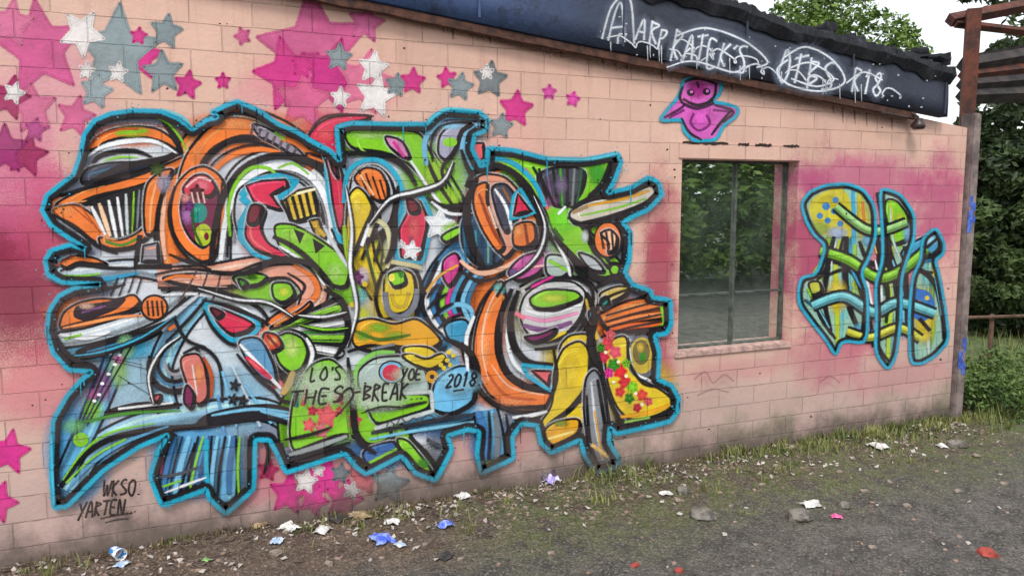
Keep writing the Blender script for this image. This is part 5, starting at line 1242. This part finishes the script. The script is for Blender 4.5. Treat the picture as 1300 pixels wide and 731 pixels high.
# ------------------------------------------------------------------ loose rubble on the eave
bri = 0
for px, py, w, lab in [(1046, 42, 22, 'blackened brick lying on the eave just below the treetop'), (1076, 50, 15, 'small blackened brick on the eave right of the treetop'), (1128, 66, 17, 'dark lump of rubble on the eave left of the tilted pair at the end'), (1166, 70, 18, 'dark tilted brick near the end of the eave'), (1192, 76, 20, 'dark brick at the very end of the eave'), (1006, 36, 14, 'tarry lump on the eave left of the treetop'), (884, -4, 20, 'dark brick lying on the eave above the magenta figure')]:
    c = wall_pt(px, py, FY + .06); r = w / F * (c - CAM).length
    bm = bmesh.new(); add_box(bm, (0, 0, 0), (r, r * .8, r * .6)); bmesh.ops.subdivide_edges(bm, edges=bm.edges[:], cuts=3, use_grid_fill=True)
    for v in bm.verts: v.co += v.co.normalized() * r * .22 * noise.noise(v.co * (5 / r) * .5 + Vector((px, 0, 0)))
    o = obj('brick', bm, m_tar, None, (c.x, c.y, c.z)); o.rotation_euler = (random.uniform(-.3, .3), random.uniform(-.3, .3), random.uniform(0, 3)); tag(o, lab, 'brick'); bri += 1

# ------------------------------------------------------------------ beyond the wall end
m_conc = simple('stained_concrete', (146, 130, 126), (98, 86, 84), 6, .9, .6)
m_rustb = simple('rusted_steel', (104, 56, 40), (62, 40, 34), 9, .85, .5)
m_oldw = simple('black_old_timber', (38, 36, 40), (70, 62, 58), 5, .85, .6)
def post_at(px, dist, w): 
    c = far_pt(px, 300, dist); return c.x, c.y
# painted post against the corner
pt, pb = wall_pt(1222, 150, -.02), None
px_ = XR + .075
post = empty('corner_post', (px_, .02, 0), 'grey concrete post with blue paint marks at the far corner of the wall', 'post')
zt_ = CAM.z + ray(1222, 145).z / math.hypot(ray(1222, 145).x, ray(1222, 145).y) * math.hypot(px_ - CAM.x, .02 - CAM.y)
bm = bmesh.new(); add_box(bm, (0, 0, zt_ / 2 - .1), (.12, .14, zt_ + .2)); bmesh.ops.bevel(bm, geom=bm.edges[:], offset=.012, segments=2, affect='EDGES'); obj('shaft', bm, m_conc, post)
bm = bmesh.new(); 
for z0, z1 in ((1.92, 2.28), (.42, .80)):
    for k in range(7):
        za = z0 + (z1 - z0) * random.random(); add_box(bm, (random.uniform(-.03, .03), -.0715, za), (random.uniform(.03, .06), .002 + k * .0004, random.uniform(.05, .14)))
obj('blue_paint', bm, simple('blue_spray', (40, 70, 170), (90, 120, 200), 20, .6), post)
# tall rusted upright and the derelict shed behind it
D0 = 10.4
def fp(px, py, d=D0): return far_pt(px, py, d)
shed = empty('derelict_shed', (fp(1236, 300).x, fp(1236, 300).y, 0), 'derelict shed frame of rusty beams and black planks beyond the wall end', 'shed')
def rel(v): return Vector(v) - shed.location
def beam(pts, rad, name, mat, box=True):
    bm = bmesh.new(); add_tube(bm, [rel(q) for q in pts], rad, 4 if box else 8); return obj(name, bm, mat, shed)
g0 = fp(1218, 300); top = fp(1218, 14)
beam([(g0.x, g0.y, -.1), (g0.x, g0.y, top.z)], .10, 'upright', m_rustb)
g1 = fp(1330, 300, 11.5); t1 = fp(1330, 10, 11.5)
beam([(g1.x, g1.y, -.1), (g1.x, g1.y, t1.z)], .10, 'upright', m_rustb)
beam([fp(1206, 26), fp(1330, 2, 11.5)], .075, 'roof_beam', m_rustb); beam([fp(1212, 30), fp(1330, 44, 11.5)], .05, 'roof_beam', m_rustb)
for (a, b, w, c) in [((1222, 84), (1330, 66), .09, m_oldw), ((1222, 96), (1330, 84), .07, m_rustb), ((1222, 108), (1330, 100), .09, m_oldw), ((1222, 122), (1330, 118), .10, m_oldw)]:
    beam([fp(*a, D0 + .1), fp(*b, 11.6)], w, 'plank', c)
bm = bmesh.new()
q = [rel(fp(1228, 70, D0 + .3)), rel(fp(1340, 50, 11.9)), rel(fp(1340, 128, 11.9)), rel(fp(1228, 132, D0 + .3))]; quad(bm, q)
obj('back_boarding', bm, m_oldw, shed)
# low rail fence
m_rail = simple('weathered_rail', (120, 92, 76), (88, 70, 60), 12, .85, .4)
fa, fb = far_pt(1216, 300, 11.6), far_pt(1360, 300, 12.6)
rl = empty('rail_fence', (fa.x, fa.y, 0), 'low brown rail fence crossing the grass beyond the wall end', 'fence')
za = far_pt(1216, 404, 11.6).z; zb_ = far_pt(1360, 400, 12.6).z
bm = bmesh.new(); add_tube(bm, [(0, 0, za), (fb.x - fa.x, fb.y - fa.y, zb_)], .022, 8); obj('rail', bm, m_rail, rl)
for t in (.06, .38, .9):
    bm = bmesh.new(); x, y = (fb.x - fa.x) * t, (fb.y - fa.y) * t; add_tube(bm, [(x, y + .05, -.1), (x, y + .05, za + .03)], .028, 8); obj('post', bm, m_rail, rl)

# ------------------------------------------------------------------ trees
def leaf_cloud(seed, centers, n, size, sub=.55, flat=.8):
    rnd = random.Random(seed); bm = bmesh.new(); tw = []
    for c, r in centers:
        for _ in range(n):
            while True:
                d = Vector((rnd.uniform(-1, 1), rnd.uniform(-1, 1), rnd.uniform(-1, 1)))
                if .15 < d.length < 1: break
            d = d.normalized() * (d.length ** .55); q = Vector(c) + Vector((d.x * r, d.y * r, d.z * r * flat)); q += Vector((noise.noise(q * 2), noise.noise(q * 2 + Vector((9, 0, 0))), noise.noise(q * 2 + Vector((0, 9, 0))))) * r * .35
            if noise.noise(q * (1.6 / max(r, .5))) < -.22: continue
            u = Vector((rnd.gauss(0, 1), rnd.gauss(0, 1), rnd.gauss(0, .7))).normalized(); v = u.cross(Vector((rnd.gauss(0, 1), rnd.gauss(0, 1), rnd.gauss(0, 1)))).normalized()
            s = size * rnd.uniform(.6, 1.3)
            bm.faces.new([bm.verts.new(q + u * s), bm.verts.new(q + v * s * .45), bm.verts.new(q - u * s), bm.verts.new(q - v * s * .45)])
    return bm
m_leaf_l = leaf_mat('light_green_leaves', (74, 104, 40), (124, 150, 66), 1.1)  # lighter green leaf colour
m_leaf_d = leaf_mat('dark_leaves', (36, 52, 28), (82, 102, 54), 1.4)
m_bark = simple('bark', (70, 58, 48), (44, 38, 32), 8, .95, .8)
def tree(name, x, y, h, r, seed, label, mat, n=420, size=.12, low=.35, group=None, clumps=16):
    t = empty(name, (x, y, 0), label, 'tree', group); rnd = random.Random(seed)
    bm = bmesh.new(); add_tube(bm, [(0, 0, -.2), (.05 * h * .2, .03, h * .3), (-.03, .05, h * .6), (.02, 0, h * .88)], [h * .03, h * .024, h * .015, h * .004], 9)
    cs = []
    for k in range(clumps):
        a = k * 2.4 + rnd.uniform(-.4, .4); zz = h * (low + (1 - low) * (k + .5) / clumps * .93); rr = r * math.sin(math.pi * min(.97, .18 + .72 * (k + .5) / clumps)) * rnd.uniform(.55, .95)
        c = (rr * math.cos(a), rr * math.sin(a), zz); cs.append((c, r * rnd.uniform(.28, .46)))
        add_tube(bm, [(0, 0, zz * .72), (c[0] * .5, c[1] * .5, zz * .86), c], [h * .009, h * .006, h * .002], 5)
    obj('trunk', bm, m_bark, t, smooth=True); obj('crown', leaf_cloud(seed, cs, n, size), mat, t)
    return t
c = far_pt(1046, 20, 19.0)
tree('deciduous_tree', c.x, c.y, far_pt(1046, -26, 19).z, 1.75, 3, 'leafy light green tree rising behind the roof against the white sky', m_leaf_l, 1000, .07, .45, None, 18)
for i, (px, d, h, r, lab, mm) in enumerate([(1274, 16.6, 5.2, .85, 'slim dark tree just behind the shed at its left upright', m_leaf_d), (1345, 15.6, 8.4, 1.55, 'tall dark green tree at the right edge of the photo', m_leaf_d), (1262, 15.2, 3.4, .8, 'dark bush right behind the corner post', m_leaf_d), (1312, 15.0, 3.3, .95, 'dark bush beneath the tall tree at the right edge', m_leaf_d)]):
    c = far_pt(px, 300, d)
    tree('bush' if h < 4 else 'deciduous_tree', c.x, c.y, h, r, 20 + i, lab, mm, 1100, .075, .02, None, 20)
m_leaf_b = leaf_mat('bright_weed_leaves', (64, 92, 40), (108, 130, 64), 2.5)
for i, (px, d, h, r, lab) in enumerate([(1250, 9.6, .40, .5, 'bright green shrubby weed next to the foot of the corner post'), (1276, 10.6, .42, .8, 'bright green overgrown shrub under the rail, the middle one of three'), (1306, 9.9, .44, .75, 'bright green overgrown shrub cut by the right edge of the photo')]):
    c = far_pt(px, 300, d); t = empty('shrub', (c.x, c.y, 0), lab, 'shrub'); rnd = random.Random(90 + i); cs = []
    bm = bmesh.new()
    for k in range(12):
        a = rnd.uniform(0, 6.3); rr = r * rnd.uniform(.1, .9); z = h * rnd.uniform(.15, .9); q = (rr * math.cos(a), rr * math.sin(a), z); cs.append((q, r * rnd.uniform(.25, .45))); add_tube(bm, [(0, 0, -.05), (q[0] * .4, q[1] * .4, z * .6), q], [.012, .008, .003], 5)
    obj('stem', bm, m_bark, t); obj('foliage', leaf_cloud(90 + i, cs, 260, .028), m_leaf_b, t)
# the tree line across the yard, behind the photographer (seen mirrored in the panes)
first = None
for i, (x, y, h) in enumerate([(5.5, -13.5, 4.6), (9.0, -12, 5.4), (11.6, -13, 4.3), (14.4, -11.5, 5.2), (17.5, -13, 4.6), (20.5, -12, 5.4)]):
    if first is None:
        first = tree('yard_tree', x, y, 7, 2.6, 51, 'broad green tree in the row across the yard from the wall', m_leaf_l, 560, .16, .06, 'trees across the yard', 18); o = first
    else:
        o = first.copy(); col.objects.link(o); o.location = (x, y, 0); o.rotation_euler.z = i * 1.3; o.scale = (1, 1, h / 7)
        for ch in first.children:
            k = ch.copy(); col.objects.link(k); k.parent = o

# ------------------------------------------------------------------ light
SUN_EL, SUN_AZ = R(52), R(-118)                      # high, from the camera side and a little left
sd = bpy.data.lights.new('sun', 'SUN'); sd.energy = 1.95; sd.angle = R(14); sd.color = (1, .965, .91)
sun = bpy.data.objects.new('sun', sd); col.objects.link(sun)
dirv = Vector((math.cos(SUN_AZ) * math.cos(SUN_EL), math.sin(SUN_AZ) * math.cos(SUN_EL), math.sin(SUN_EL)))
sun.rotation_euler = (-dirv).to_track_quat('-Z', 'Y').to_euler(); sun.location = dirv * 30
w = bpy.data.worlds.new('World'); scene.world = w; w.use_nodes = True
nt = w.node_tree; bg = nt.nodes['Background']; out = nt.nodes['World Output']
sky = N(nt, 'ShaderNodeTexSky', sky_type='NISHITA', sun_disc=False, sun_elevation=SUN_EL, sun_rotation=math.pi / 2 - SUN_AZ)
sky.air_density = 1.2; sky.dust_density = 3
nt.links.new(sky.outputs[0], bg.inputs['Color']); bg.inputs['Strength'].default_value = .06
bg2 = N(nt, 'ShaderNodeBackground')                  # bright cloud deck
gtc = N(nt, 'ShaderNodeTexCoord').outputs['Generated']
cl = ramp(nt, noise_node(nt, gtc, 2.2, 6, .6), .3, .75, .92, 1.38)
cc = mix_col(nt, ramp(nt, noise_node(nt, gtc, 1.4, 4), .4, .7), (.90, .95, 1.0), (1, .985, .96))
nt.links.new(cc, bg2.inputs['Color']); nt.links.new(cl, bg2.inputs['Strength'])
ad = N(nt, 'ShaderNodeAddShader'); nt.links.new(bg.outputs[0], ad.inputs[0]); nt.links.new(bg2.outputs[0], ad.inputs[1]); nt.links.new(ad.outputs[0], out.inputs['Surface'])
scene.view_settings.view_transform = 'Standard'; scene.view_settings.look = 'None'; scene.view_settings.exposure = 0
scene.cycles.transparent_max_bounces = 64; scene.cycles.max_bounces = 6
